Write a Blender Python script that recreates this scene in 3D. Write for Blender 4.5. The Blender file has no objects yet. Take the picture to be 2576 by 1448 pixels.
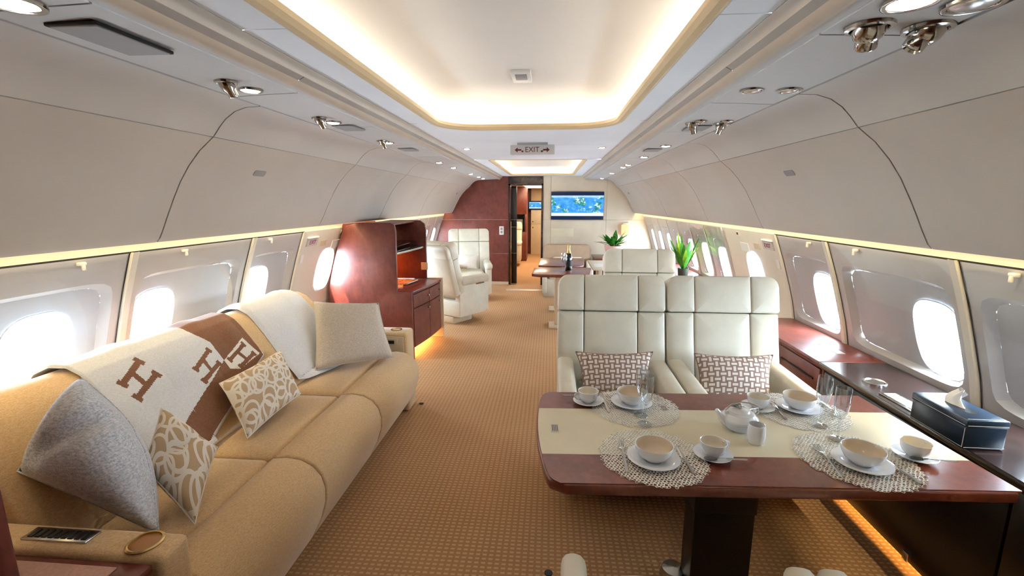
import bpy, bmesh, math, random
from mathutils import Vector, Matrix
random.seed(7)
SC = bpy.context.scene
COL = SC.collection
# ------------------------------------------------------------------ camera
FPX, VP, CC = 1150.0, (1385.0, 510.0), (1288.0, 724.0)
CAM = Vector((0.16, 0.0, 1.55))
_d = Vector((VP[0]-CC[0], VP[1]-CC[1], FPX)).normalized()
_U = Vector((0, -_d.z, _d.y)).normalized()
if _U.y > 0: _U = -_U
_X = _d.cross(_U)
if _X.x < 0: _X = -_X
RIGHT = Vector((_X.x, _d.x, _U.x)); DOWN = Vector((_X.y, _d.y, _U.y)); FWD = Vector((_X.z, _d.z, _U.z))
cd = bpy.data.cameras.new('camera'); co = bpy.data.objects.new('camera', cd); COL.objects.link(co)
cd.sensor_width = 36.0; cd.lens = 36.0*FPX/2576.0; cd.clip_start = 0.02
m = Matrix.Identity(4)
for i in range(3):
    m[i][0] = RIGHT[i]; m[i][1] = -DOWN[i]; m[i][2] = -FWD[i]; m[i][3] = CAM[i]
co.matrix_world = m
SC.camera = co
# ------------------------------------------------------------------ world, sun, exposure
W = bpy.data.worlds.new('world'); SC.world = W; W.use_nodes = True
bg = W.node_tree.nodes['Background']
bg.inputs[0].default_value = (0.72, 0.87, 1.0, 1); bg.inputs[1].default_value = 27.0
sd = bpy.data.lights.new('sun', 'SUN'); sd.energy = 14.0; sd.angle = math.radians(1.0); sd.color = (1, .95, .86)
so = bpy.data.objects.new('sun', sd); COL.objects.link(so)
so.rotation_euler = Vector((0.36, 0.34, -1.0)).to_track_quat('-Z', 'Y').to_euler()
SC.view_settings.view_transform = 'Standard'; SC.view_settings.look = 'None'
SC.view_settings.gamma = 1.0; SC.view_settings.use_curve_mapping = False
SC.view_settings.exposure = 1.27
cy = SC.cycles
cy.max_bounces = 5; cy.diffuse_bounces = 3; cy.glossy_bounces = 2; cy.transmission_bounces = 4; cy.transparent_max_bounces = 10
cy.use_adaptive_sampling = True; cy.adaptive_threshold = 0.06; cy.adaptive_min_samples = 16
cy.caustics_reflective = False; cy.caustics_refractive = False; cy.use_denoising = True
cy.sample_clamp_indirect = 6.0

# ------------------------------------------------------------------ pixel -> place
def ray(u, v):
    a, b = u-CC[0], v-CC[1]
    return RIGHT*a + DOWN*b + FWD*FPX
def at(u, v, x=None, y=None, z=None):
    r = ray(u, v)
    if x is not None: t = (x-CAM.x)/r.x
    elif y is not None: t = (y-CAM.y)/r.y
    else: t = (z-CAM.z)/r.z
    return CAM + r*t
def at_plane(u, v, p0, n):
    r = ray(u, v)
    return CAM + r*((p0-CAM).dot(n)/r.dot(n))

# ------------------------------------------------------------------ materials
def lin(c):
    return tuple(((x/255)/12.92 if x/255 <= .04045 else ((x/255+.055)/1.055)**2.4) for x in c[:3]) + (1,)
MATS = {}
class NT:
    def __init__(s, name):
        s.m = bpy.data.materials.new(name); s.m.use_nodes = True; s.t = s.m.node_tree
        s.b = s.t.nodes['Principled BSDF']; s.out = s.t.nodes['Material Output']
        MATS[name] = s.m
    def n(s, typ, **k):
        nd = s.t.nodes.new(typ)
        for a, v in k.items():
            if a.startswith('i_'):
                nd.inputs[a[2:].replace('_', ' ')].default_value = v
            else: setattr(nd, a, v)
        return nd
    def l(s, a, b): s.t.links.new(a, b)
    def math(s, op, a, b=None, c=None):
        nd = s.t.nodes.new('ShaderNodeMath'); nd.operation = op
        for i, v in enumerate((a, b, c)):
            if v is None: continue
            if isinstance(v, (int, float)): nd.inputs[i].default_value = v
            else: s.l(v, nd.inputs[i])
        return nd.outputs[0]
    def mix(s, fac, a, b):
        nd = s.t.nodes.new('ShaderNodeMix'); nd.data_type = 'RGBA'
        for i, v in ((0, fac), (6, a), (7, b)):
            if isinstance(v, (int, float)): nd.inputs[i].default_value = v
            elif isinstance(v, tuple): nd.inputs[i].default_value = v
            else: s.l(v, nd.inputs[i])
        return nd.outputs[2]
    def coord(s, which='Object'):
        return s.n('ShaderNodeTexCoord').outputs[which]
    def noise(s, scale, detail=3, vec=None, rough=.55, stretch=None):
        nd = s.n('ShaderNodeTexNoise'); nd.inputs['Scale'].default_value = scale; nd.inputs['Detail'].default_value = detail
        nd.inputs['Roughness'].default_value = rough
        v = vec or s.coord()
        if stretch:
            mp = s.n('ShaderNodeMapping'); mp.inputs['Scale'].default_value = stretch; s.l(v, mp.inputs['Vector']); v = mp.outputs[0]
        s.l(v, nd.inputs['Vector'])
        return nd.outputs['Fac']
    def ramp(s, fac, stops):
        nd = s.n('ShaderNodeValToRGB'); e = nd.color_ramp.elements
        while len(e) < len(stops): e.new(0.5)
        for k, (p, c) in enumerate(stops): e[k].position = p; e[k].color = c
        s.l(fac, nd.inputs[0]); return nd.outputs[0]
    def bump(s, h, strength=.3, dist=.002):
        nd = s.n('ShaderNodeBump'); nd.inputs['Strength'].default_value = strength; nd.inputs['Distance'].default_value = dist
        s.l(h, nd.inputs['Height']); s.l(nd.outputs[0], s.b.inputs['Normal'])
    def set(s, **k):
        for a, v in k.items(): s.b.inputs[a.replace('_', ' ')].default_value = v
        return s
def shade(c, f): return tuple(min(255, x*f) for x in c)
def plain(name, c, rough=.5, metal=0.0, var=.06, nscale=6, bump=0, bscale=300, **k):
    N = NT(name); N.set(Roughness=rough, Metallic=metal, **k)
    if var:
        f = N.noise(nscale, 4)
        N.l(N.ramp(f, [(.3, lin(shade(c, 1-var))), (.7, lin(shade(c, 1+var)))]), N.b.inputs['Base Color'])
    else: N.b.inputs['Base Color'].default_value = lin(c)
    if bump: N.bump(N.noise(bscale, 2), bump, .001)
    return N.m
def emit(name, c, s):
    N = NT(name); N.b.inputs['Base Color'].default_value = (0, 0, 0, 1)
    N.b.inputs['Emission Color'].default_value = lin(c); N.b.inputs['Emission Strength'].default_value = s
    f = N.noise(3, 1); N.l(N.ramp(f, [(0, lin(shade(c, .98))), (1, lin(c))]), N.b.inputs['Emission Color'])
    return N.m
plain('bin_white', (192, 184, 175), .5, var=.02, nscale=2)
plain('bin_cove', (194, 188, 182), .5, var=.02, nscale=2)
plain('ceiling_white', (236, 240, 246), .55, var=.015, nscale=2)
plain('vault_white', (236, 228, 218), .6, var=.01, nscale=2)
plain('lip_lit_tan', (214, 190, 150), .5, var=.02)  # warm light and shade on the cove lip, put into its colour
plain('rail_tan', (196, 182, 166), .4, var=.02)
plain('rail_grey', (176, 172, 168), .35, var=.02)
plain('psu_white', (196, 194, 192), .5, var=.015, nscale=2)
plain('dark_gap', (38, 32, 28), .8, var=0)
plain('wall_panel', (203, 196, 190), .45, var=.02, nscale=3)
plain('wall_recess', (196, 194, 194), .5, var=.02, nscale=3)
plain('window_white', (226, 228, 232), .4, var=.01)
plain('amber', (150, 92, 34), .3, var=.1)
plain('post_cream', (220, 211, 196), .4, var=.02)
plain('door_cream', (222, 212, 196), .4, var=.02, nscale=3)
plain('strip_cream', (240, 228, 200), .5, var=.01)
plain('leather', (224, 217, 199), .38, var=.025, nscale=9, bump=.08, bscale=260)
plain('leather_shade_brown', (176, 148, 122), .45, var=.03, nscale=9)  # cream leather with the far seat's shade put into the colour
plain('plastic_white', (232, 230, 224), .35, var=.01)
plain('ceramic', (240, 242, 246), .12, var=.01, Coat_Weight=.5)
plain('inside_beige', (228, 212, 190), .15, var=.02, Coat_Weight=.4)  # bowl insides, a warmer tone than the white outside
plain('inside_cream', (240, 231, 214), .15, var=.02, Coat_Weight=.4)  # cup insides, slightly creamier than the outside
plain('steel', (200, 198, 194), .22, metal=1.0, var=.03)
plain('chrome', (190, 186, 180), .14, metal=1.0, var=.02)
plain('brass', (206, 176, 120), .25, metal=1.0, var=.03)
plain('black_plastic', (18, 18, 20), .35, var=.02)
plain('pedestal_black', (20, 14, 12), .35, var=.04)
plain('grille_grey', (150, 147, 146), .6, var=.02)
plain('tan_panel', (208, 190, 160), .5, var=.03)
plain('beige_wall', (214, 200, 178), .5, var=.03, nscale=3)
plain('beige_door', (206, 184, 152), .45, var=.03, nscale=3)
plain('leaf_green', (52, 122, 34), .4, var=.25, nscale=14)
plain('leaf_yellow', (150, 190, 52), .4, var=.22, nscale=14)
plain('pot_pink', (226, 172, 160), .5, var=.03)
plain('pot_dark', (50, 60, 50), .4, var=.03)
plain('soil', (50, 36, 26), .9, var=.2, nscale=40)
plain('tissue_paper', (236, 238, 242), .8, var=.02)
plain('box_navy', (22, 42, 62), .3, var=.05)
plain('stitch', (200, 205, 210), .6, var=.02)
plain('bottle_glass', (14, 22, 18), .1, var=.02, Coat_Weight=.6)
plain('foil_gold', (216, 178, 112), .3, metal=.7, var=.04)
plain('label_paper', (30, 30, 34), .5, var=.05)
plain('sign_plate', (206, 196, 186), .4, var=.02)
plain('sign_red', (96, 26, 24), .5, var=.02)
plain('sign_magenta', (150, 40, 84), .5, var=.02)
plain('teapot_green', (24, 92, 66), .3, var=.1)
plain('mat_pink', (190, 146, 130), .7, var=.05, nscale=120, bump=.5, bscale=220)
plain('band_cream', (222, 212, 184), .35, var=.03, nscale=4)
plain('placemat_white', (246, 242, 232), .55, var=.03)
emit('led_warm', (255, 242, 222), 15.0)
emit('led_wall', (255, 234, 185), 40.0)
emit('led_toe', (255, 196, 110), 11.0)
emit('lamp_warm', (255, 232, 196), 22.0)
emit('niche_lamp', (255, 150, 70), 45.0)
emit('sconce_glow', (255, 206, 150), .6); emit('far_fill_glow', (255, 226, 190), 5.0)

def fabric(name, c1, c2, scale=230, rough=.9, bump=.35):
    N = NT(name); N.set(Roughness=rough); N.b.inputs['Sheen Weight'].default_value = .45; N.b.inputs['Sheen Roughness'].default_value = .4
    a = N.noise(scale, 2, stretch=(1, .25, 1)); b = N.noise(scale, 2, stretch=(.25, 1, 1)); c = N.noise(5, 3)
    f = N.math('ADD', N.math('MULTIPLY', a, .5), N.math('MULTIPLY', b, .5))
    col = N.ramp(f, [(.38, lin(c1)), (.62, lin(c2))])
    col = N.mix(N.math('MULTIPLY', c, .25), col, lin(shade(c1, .9)))
    N.l(col, N.b.inputs['Base Color']); N.bump(f, bump, .0015)
    return N.m
fabric('sofa_fabric', (202, 165, 120), (228, 196, 152), 320)
fabric('pillow_grey', (162, 168, 182), (228, 230, 238), 200)
fabric('pillow_beige', (192, 178, 164), (224, 212, 198), 260)
fabric('wool_cream', (208, 207, 210), (230, 229, 230), 340)
fabric('wool_brown', (112, 70, 46), (138, 90, 60), 340)
fabric('wool_trim', (222, 214, 204), (236, 230, 222), 340)

def wood(name, c1, c2, c3, rough=.16, coat=.6):
    N = NT(name); N.set(Roughness=rough, Coat_Weight=coat, Coat_Roughness=.16)
    a = N.noise(7, 6, rough=.7); b = N.noise(38, 4, stretch=(1, 1, .25), rough=.7)
    f = N.math('ADD', N.math('MULTIPLY', a, .65), N.math('MULTIPLY', b, .35))
    N.l(N.ramp(f, [(.32, lin(c1)), (.5, lin(c2)), (.68, lin(c3))]), N.b.inputs['Base Color'])
    return N.m
wood('wood_red', (84, 36, 28), (108, 50, 40), (128, 64, 52), .40, .16)
wood('wood_table', (92, 42, 30), (118, 58, 42), (140, 74, 54), .28, .35)
wood('wood_dark', (34, 22, 20), (46, 30, 28), (60, 42, 38), .22, .5)
wood('wood_black', (12, 9, 9), (18, 13, 13), (26, 19, 18), .3, .3)

def carpet():
    N = NT('carpet'); N.set(Roughness=.95)
    sx = N.n('ShaderNodeSeparateXYZ'); N.l(N.coord(), sx.inputs[0])
    p = .030
    u = N.math('FRACT', N.math('DIVIDE', sx.outputs[0], p)); v = N.math('FRACT', N.math('DIVIDE', sx.outputs[1], p*.8))
    mx = N.math('MULTIPLY', N.math('LESS_THAN', u, .62), N.math('LESS_THAN', v, .42))
    n1 = N.noise(900, 2); n2 = N.noise(1.6, 3)
    base = N.ramp(n2, [(.3, lin((172, 124, 80))), (.7, lin((186, 138, 92)))])
    c = N.mix(N.math('MULTIPLY', mx, .62), base, lin((222, 190, 148)))
    c = N.mix(N.math('MULTIPLY', n1, .25), c, lin((120, 84, 54)))
    N.l(c, N.b.inputs['Base Color'])
    N.bump(N.math('ADD', N.math('MULTIPLY', mx, -.5), n1), .4, .003)
carpet()
def rings(name, base, ring):
    N = NT(name); N.set(Roughness=.85)
    uv = N.coord('UV')
    out = None
    for k, off in enumerate(((0, 0, 0), (3.7, 1.9, 0), (1.31, 5.57, 0))):
        mp = N.n('ShaderNodeMapping'); mp.inputs['Location'].default_value = off; N.l(uv, mp.inputs['Vector'])
        vo = N.n('ShaderNodeTexVoronoi'); vo.voronoi_dimensions = '2D'; vo.inputs['Scale'].default_value = 8.0; vo.inputs['Randomness'].default_value = .45
        N.l(mp.outputs[0], vo.inputs['Vector'])
        dd = vo.outputs['Distance']
        q = N.math('LESS_THAN', N.math('ABSOLUTE', N.math('SUBTRACT', dd, .38)), .055)
        out = q if out is None else N.math('MAXIMUM', out, q)
    n = N.noise(500, 2)
    c = N.mix(out, lin(base), lin(ring)); c = N.mix(N.math('MULTIPLY', n, .2), c, lin(shade(base, .85)))
    N.l(c, N.b.inputs['Base Color']); N.bump(N.math('ADD', out, N.math('MULTIPLY', n, .4)), .35, .002)
rings('pillow_rings', (192, 164, 130), (238, 230, 220))
def weave():
    N = NT('pillow_weave'); N.set(Roughness=.85)
    sx = N.n('ShaderNodeSeparateXYZ'); N.l(N.coord('UV'), sx.inputs[0])
    p = .030
    u = N.math('DIVIDE', sx.outputs[0], p); v = N.math('DIVIDE', sx.outputs[1], p*.94)
    par = N.math('MODULO', N.math('ADD', N.math('FLOOR', u), N.math('FLOOR', v)), 2.0)
    fu = N.math('ABSOLUTE', N.math('SUBTRACT', N.math('FRACT', u), .5)); fv = N.math('ABSOLUTE', N.math('SUBTRACT', N.math('FRACT', v), .5))
    h = N.math('MULTIPLY', N.math('LESS_THAN', fu, .49), N.math('LESS_THAN', fv, .23))
    w = N.math('MULTIPLY', N.math('LESS_THAN', fv, .49), N.math('LESS_THAN', fu, .23))
    par = N.math('GREATER_THAN', par, .5)
    mask = N.math('ADD', N.math('MULTIPLY', h, N.math('SUBTRACT', 1.0, par)), N.math('MULTIPLY', w, par))
    c = N.mix(mask, lin((150, 124, 112)), lin((236, 226, 216)))
    N.l(c, N.b.inputs['Base Color']); N.bump(N.math('ADD', mask, N.math('MULTIPLY', N.noise(500, 2), .4)), .3, .002)
weave()
def screen(name, s):
    N = NT(name); N.b.inputs['Base Color'].default_value = (0, 0, 0, 1); N.set(Roughness=.15)
    sx = N.n('ShaderNodeSeparateXYZ'); uvn = N.coord('UV'); N.l(uvn, sx.inputs[0])
    v = sx.outputs[1]
    a = N.noise(2.4, 6, vec=uvn, rough=.62, stretch=(1.6, 1, 1)); b = N.noise(7, 5, vec=uvn, rough=.75, stretch=(1.6, 1, 1))
    sea = N.ramp(b, [(.3, lin((34, 118, 214))), (.55, lin((72, 160, 240))), (.7, lin((130, 200, 250)))])
    land = N.ramp(b, [(.36, lin((20, 110, 100))), (.5, lin((50, 150, 140))), (.60, lin((232, 246, 252)))])
    c = N.mix(N.math('GREATER_THAN', a, .525), sea, land)
    band = N.math('MULTIPLY', N.math('LESS_THAN', v, .24), N.math('GREATER_THAN', v, .13))
    c = N.mix(band, c, lin((220, 240, 252)))
    band2 = N.math('MULTIPLY', N.math('LESS_THAN', v, .87), N.math('GREATER_THAN', v, .80))
    c = N.mix(N.math('MULTIPLY', band2, .6), c, lin((200, 230, 250)))
    dk = N.math('MAXIMUM', N.math('LESS_THAN', v, .13), N.math('GREATER_THAN', v, .87))
    c = N.mix(dk, c, lin((14, 34, 66)))
    N.l(c, N.b.inputs['Emission Color']); N.b.inputs['Emission Strength'].default_value = s
screen('map_screen', .55)
def magazine_cover():
    N = NT('magazine_cover'); N.set(Roughness=.3)
    a = N.noise(34, 3)
    N.l(N.ramp(a, [(.35, lin((40, 30, 26))), (.45, lin((190, 60, 24))), (.52, lin((226, 190, 60))), (.6, lin((220, 215, 210))), (.7, lin((120, 60, 30)))]), N.b.inputs['Base Color'])
magazine_cover()
def thin_glass(name, tint, refl=1.0):
    N = NT(name); t = N.t; t.nodes.remove(N.b)
    tr = N.n('ShaderNodeBsdfTransparent'); tr.inputs[0].default_value = tint
    gl = N.n('ShaderNodeBsdfGlossy'); gl.inputs['Roughness'].default_value = .03
    fr = N.n('ShaderNodeFresnel'); ge = N.n('ShaderNodeNewGeometry')
    N.l(N.math('ADD', N.math('MULTIPLY', ge.outputs['Backfacing'], 1/1.45-1.45), 1.45), fr.inputs[0])   # same sheet seen from either face
    # a faint procedural smear in the reflection strength
    f = N.math('MULTIPLY', fr.outputs[0], N.math('ADD', N.math('MULTIPLY', N.noise(3, 2), .2), refl-.1))
    mx = N.n('ShaderNodeMixShader'); N.l(f, mx.inputs[0]); N.l(tr.outputs[0], mx.inputs[1]); N.l(gl.outputs[0], mx.inputs[2])
    N.l(mx.outputs[0], N.out.inputs[0])
    return N.m
thin_glass('pane_clear', (.97, .98, .99, 1))
thin_glass('flute_glass', (.96, .98, .99, 1), 3.0)
thin_glass('shelf_glass', (.82, .88, .92, 1), 1.4)

# ------------------------------------------------------------------ object helpers
def wpos(o):
    p = Vector((0, 0, 0))
    while o is not None:
        p = p + Vector(o.location); o = o.parent
    return p
def link(o, parent, world):
    COL.objects.link(o)
    if parent is not None:
        o.parent = parent
        if world: o.location = -wpos(parent)
    return o
def mesh(name, verts, faces, mat, parent=None, world=True, smooth=True, uvs=None, sharp=40):
    me = bpy.data.meshes.new(name); me.from_pydata([tuple(v) for v in verts], [], faces); me.update()
    me.materials.append(MATS[mat])
    if uvs is not None:
        ul = me.uv_layers.new(name='UVMap')
        for lp in me.loops: ul.data[lp.index].uv = uvs[lp.vertex_index]
    if smooth:
        me.polygons.foreach_set('use_smooth', [True]*len(me.polygons))
        me.set_sharp_from_angle(angle=math.radians(sharp))
    return link(bpy.data.objects.new(name, me), parent, world)
def bobj(name, bm, mat, parent=None, world=True, smooth=True, sharp=40):
    bmesh.ops.recalc_face_normals(bm, faces=bm.faces)
    me = bpy.data.meshes.new(name); bm.to_mesh(me); bm.free()
    me.materials.append(MATS[mat])
    if smooth:
        me.polygons.foreach_set('use_smooth', [True]*len(me.polygons))
        me.set_sharp_from_angle(angle=math.radians(sharp))
    return link(bpy.data.objects.new(name, me), parent, world)
def tag(o, label=None, cat=None, group=None, kind=None):
    if label: o['label'] = label
    if cat: o['category'] = cat
    if group: o['group'] = group
    if kind: o['kind'] = kind
    return o
def thing(name, label, cat, loc=(0, 0, 0), rz=0, group=None):
    o = bpy.data.objects.new(name, None); COL.objects.link(o); o.location = loc; o.rotation_euler = (0, 0, rz)
    o.empty_display_size = .1
    return tag(o, label, cat, group)
def struct(name, label=None, cat=None, loc=(0, 0, 0)):
    o = bpy.data.objects.new(name, None); COL.objects.link(o); o.location = loc; o.empty_display_size = .1
    return tag(o, label, cat, None, 'structure')
def copy_tree(o, parent=None):
    c = o.copy(); COL.objects.link(c); c.parent = parent
    for ch in list(o.children): copy_tree(ch, c)
    return c
def rbox(x0, x1, y0, y1, z0, z1, r=.01, seg=2, bm=None):
    own = bm is None
    if own: bm = bmesh.new()
    vs = [bm.verts.new(p) for p in ((x0, y0, z0), (x1, y0, z0), (x1, y1, z0), (x0, y1, z0), (x0, y0, z1), (x1, y0, z1), (x1, y1, z1), (x0, y1, z1))]
    fs = [bm.faces.new([vs[i] for i in q]) for q in ((3, 2, 1, 0), (4, 5, 6, 7), (0, 1, 5, 4), (1, 2, 6, 5), (2, 3, 7, 6), (3, 0, 4, 7))]
    if r > 0:
        es = list({e for f in fs for e in f.edges})
        r = min(r, .49*min(abs(x1-x0), abs(y1-y0), abs(z1-z0)))
        bmesh.ops.bevel(bm, geom=es, offset=r, segments=seg, affect='EDGES', profile=.5)
    return bm
def prism(poly, axis, a0, a1, r=0, seg=2):
    """poly: 2-d points in the plane across 'axis' (x: (y,z), y: (x,z), z: (x,y))"""
    bm = bmesh.new()
    def P(p, a):
        return {'x': (a, p[0], p[1]), 'y': (p[0], a, p[1]), 'z': (p[0], p[1], a)}[axis]
    A = [bm.verts.new(P(p, a0)) for p in poly]; B = [bm.verts.new(P(p, a1)) for p in poly]
    n = len(poly)
    bm.faces.new(A); bm.faces.new(B[::-1])
    for i in range(n): bm.faces.new((A[i], B[i], B[(i+1) % n], A[(i+1) % n]))
    bmesh.ops.recalc_face_normals(bm, faces=bm.faces)
    if r > 0:
        caps = [e for e in bm.edges if any(len(f.verts) == n and n != 4 or f in () for f in e.link_faces)]
        if n == 4: caps = list(bm.edges)
        bmesh.ops.bevel(bm, geom=caps, offset=r, segments=seg, affect='EDGES', profile=.5)
    return bm
def lathe(prof, n=32, cx=0, cy=0, cz=0, close=False):
    vs, fs = [], []
    k = len(prof)
    for i in range(n):
        a = 2*math.pi*i/n
        for r, z in prof: vs.append((cx+r*math.cos(a), cy+r*math.sin(a), cz+z))
    for i in range(n):
        j = (i+1) % n
        for q in range(k-1):
            fs.append((i*k+q, j*k+q, j*k+q+1, i*k+q+1))
    return vs, fs
def tube(path, rad, n=10, caps=True):
    path = [Vector(p) for p in path]
    rads = rad if isinstance(rad, (list, tuple)) else [rad]*len(path)
    vs, fs = [], []
    up = None
    for i, p in enumerate(path):
        t = (path[min(i+1, len(path)-1)]-path[max(i-1, 0)]).normalized()
        if up is None: up = Vector((0, 0, 1)) if abs(t.z) < .9 else Vector((1, 0, 0))
        s = t.cross(up).normalized(); up = s.cross(t).normalized()
        for k in range(n):
            a = 2*math.pi*k/n
            vs.append(p + (s*math.cos(a)+up*math.sin(a))*rads[i])
    for i in range(len(path)-1):
        for k in range(n):
            k2 = (k+1) % n
            fs.append((i*n+k, i*n+k2, (i+1)*n+k2, (i+1)*n+k))
    if caps:
        fs.append(tuple(range(n))[::-1]); fs.append(tuple((len(path)-1)*n+k for k in range(n)))
    return vs, fs
def puff(sx, sy, sz, r, amt=(0, 0, 0), n=10, M=None):
    """rounded box centred at 0 whose faces bulge by amt along each axis"""
    bm = bmesh.new()
    bmesh.ops.create_cube(bm, size=2.0)
    bmesh.ops.subdivide_edges(bm, edges=list(bm.edges), cuts=n-1, use_grid_fill=True)
    h = (sx/2, sy/2, sz/2)
    r = min(r, *[q*.98 for q in h])
    for v in bm.verts:
        c = [math.copysign(abs(q)**.6, q) if abs(q) > 1e-6 else 0.0 for q in v.co]   # samples crowd towards the edges
        p = Vector((c[0]*h[0], c[1]*h[1], c[2]*h[2]))
        inner = Vector([max(-(h[i]-r), min(h[i]-r, p[i])) for i in range(3)])
        dv = p-inner
        if dv.length > 1e-9: p = inner+dv.normalized()*r
        for i in range(3):
            if amt[i]:
                j, k = (i+1) % 3, (i+2) % 3
                p[i] += amt[i]*c[i]*(1-c[j]**4)*(1-c[k]**4)
        v.co = p
    if M is not None: bmesh.ops.transform(bm, matrix=M, verts=bm.verts)
    return bm
def pillow(name, corners, thick, mat, label, cat='cushion', group=None, bow=.06, n=28, base=None, fold=0.0, soft=None):
    """corners: four 3-d points in order; a stuffed cushion between them"""
    A, B, C_, D = [Vector(c) for c in corners]
    cen = (A+B+C_+D)/4
    nrm = (C_-A).cross(D-B).normalized()
    if nrm.dot(CAM-cen) < 0: nrm = -nrm
    eu = (B-A).length; ev = (D-A).length
    vs, uvs, fs = [], [], []
    N1 = n+1
    for side in (1, -1):
        for i in range(N1):
            for j in range(N1):
                a, b = 2*i/n-1, 2*j/n-1
                bowa = bow*(1-b*b)*a*abs(a); bowb = bow*(1-a*a)*b*abs(b)
                a2, b2 = a-bowa*1.0, b-bowb*1.0
                s, t = (a2+1)/2, (b2+1)/2
                p = (A*(1-s)+B*s)*(1-t) + (D*(1-s)+C_*s)*t
                if soft is not None:          # one corner stuffed round
                    wc = ((1-s)*t)**3 if soft == 3 else (s*(1-t))**3
                    p = p.lerp(cen, .30*wc)
                q = max(0.0, (1-a**2)*(1-b**2))**.42
                wr = .05*math.sin(7*a+3*b*b)*(abs(a*b))*q
                dent = fold*math.exp(-((a*.6+b*.8+.15)/.16)**2)*q
                p = p + nrm*side*thick*.5*(q*(1+wr)-(dent if side > 0 else 0))
                vs.append(p); uvs.append((s*eu, t*ev))
    o2 = N1*N1
    for i in range(n):
        for j in range(n):
            a, b, c, d = i*N1+j, (i+1)*N1+j, (i+1)*N1+j+1, i*N1+j+1
            fs.append((a, b, c, d)); fs.append((o2+a, o2+d, o2+c, o2+b))
    th = thing(name, label, cat, base or cen-Vector((0, 0, (max(c.z for c in (A, B, C_, D))-min(c.z for c in (A, B, C_, D)))/2)), 0, group)
    bmm = bmesh.new()
    me = bpy.data.meshes.new('cover'); me.from_pydata([tuple(v) for v in vs], [], fs)
    ul = me.uv_layers.new(name='UVMap')
    for lp in me.loops: ul.data[lp.index].uv = uvs[lp.vertex_index]
    bmm.from_mesh(me); bmesh.ops.remove_doubles(bmm, verts=bmm.verts, dist=1e-5); bmesh.ops.recalc_face_normals(bmm, faces=bmm.faces)
    bmm.to_mesh(me); bmm.free(); me.materials.append(MATS[mat])
    me.polygons.foreach_set('use_smooth', [True]*len(me.polygons))
    link(bpy.data.objects.new('cover', me), th, True)
    # piping round the seam
    edge = []
    for (P, Q) in ((0, 0),):
        for k in range(n): edge.append(vs[k*N1])
        for k in range(n): edge.append(vs[n*N1+k])
        for k in range(n, 0, -1): edge.append(vs[k*N1+n])
        for k in range(n, 0, -1): edge.append(vs[k])
    edge.append(edge[0])
    tv, tf = tube(edge, .0028, 6, False)
    mesh('piping', tv, tf, mat, th, uvs=[(0, 0)]*len(tv))
    return th
def strip(name, prof, y0, y1, mat, parent, side=1, thick=0, ny=1):
    """surface (x,z) profile drawn along y; thick>0 closes it into a slab away from the cabin"""
    prof = [Vector(p) for p in prof]
    n = len(prof)
    vs, fs = [], []
    if thick:
        off = []
        for i, p in enumerate(prof):
            t = (prof[min(i+1, n-1)]-prof[max(i-1, 0)]).normalized(); nn = Vector((-t.y, t.x))
            if nn.y < 0 and abs(nn.y) > abs(nn.x): nn = -nn
            if abs(nn.y) <= abs(nn.x) and nn.x < 0: nn = -nn
            off.append(p+nn*thick)
        loop = list(prof)+off[::-1]
        k = len(loop)
        for y in (y0, y1): vs += [(side*p.x, y, p.y) for p in loop]
        for i in range(k): fs.append((i, (i+1) % k, k+(i+1) % k, k+i))
        for i in range(n-1):
            fs.append((i, k-1-i, k-2-i, i+1)); fs.append((k+i, k+i+1, k+k-2-i, k+k-1-i))
        bm = bmesh.new()
        bv = [bm.verts.new(v) for v in vs]
        for f in fs: bm.faces.new([bv[i] for i in f])
        return bobj(name, bm, mat, parent, sharp=35)
    for j in range(ny+1):
        y = y0+(y1-y0)*j/ny
        vs += [(side*p.x, y, p.y) for p in prof]
    for j in range(ny):
        for i in range(n-1): fs.append((j*n+i, j*n+i+1, (j+1)*n+i+1, (j+1)*n+i))
    return mesh(name, vs, fs, mat, parent, sharp=35)
def text_mesh(name, s, size, mat, parent, M, ext=.0008):
    cu = bpy.data.curves.new(name, 'FONT'); cu.body = s; cu.size = size; cu.extrude = ext; cu.align_x = 'CENTER'; cu.align_y = 'CENTER'
    ob = bpy.data.objects.new(name+'_t', cu); COL.objects.link(ob)
    dg = bpy.context.evaluated_depsgraph_get()
    me = bpy.data.meshes.new_from_object(ob.evaluated_get(dg)); me.name = name
    bpy.data.objects.remove(ob); me.transform(M); me.materials.clear(); me.materials.append(MATS[mat])
    return link(bpy.data.objects.new(name, me), parent, True)

# ================================================================== THE SETTING
Y0, YB, YE = -1.7, 8.67, 14.2        # behind the camera, the bulkhead, the far end of the next cabin
# ---- floor
fl = struct('floor', 'tan carpet with a small woven dash pattern along the aisle', 'floor')
mesh('carpet', [(-2.1, Y0, 0), (2.1, Y0, 0), (2.1, YE, 0), (-2.1, YE, 0)], [(0, 1, 2, 3)], 'carpet', fl, smooth=False)
bobj('threshold', rbox(-.62, .06, 8.05, 8.20, -.002, .004, .002), 'rail_tan', fl)
for (x, y) in ((-.827, 3.293), (.175, 1.70)):
    v, f = lathe([(0, .004), (.016, .004), (.018, .002), (.018, -.002)], 20, x, y)
    mesh('floor_socket', v, f, 'black_plastic', fl)
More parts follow.
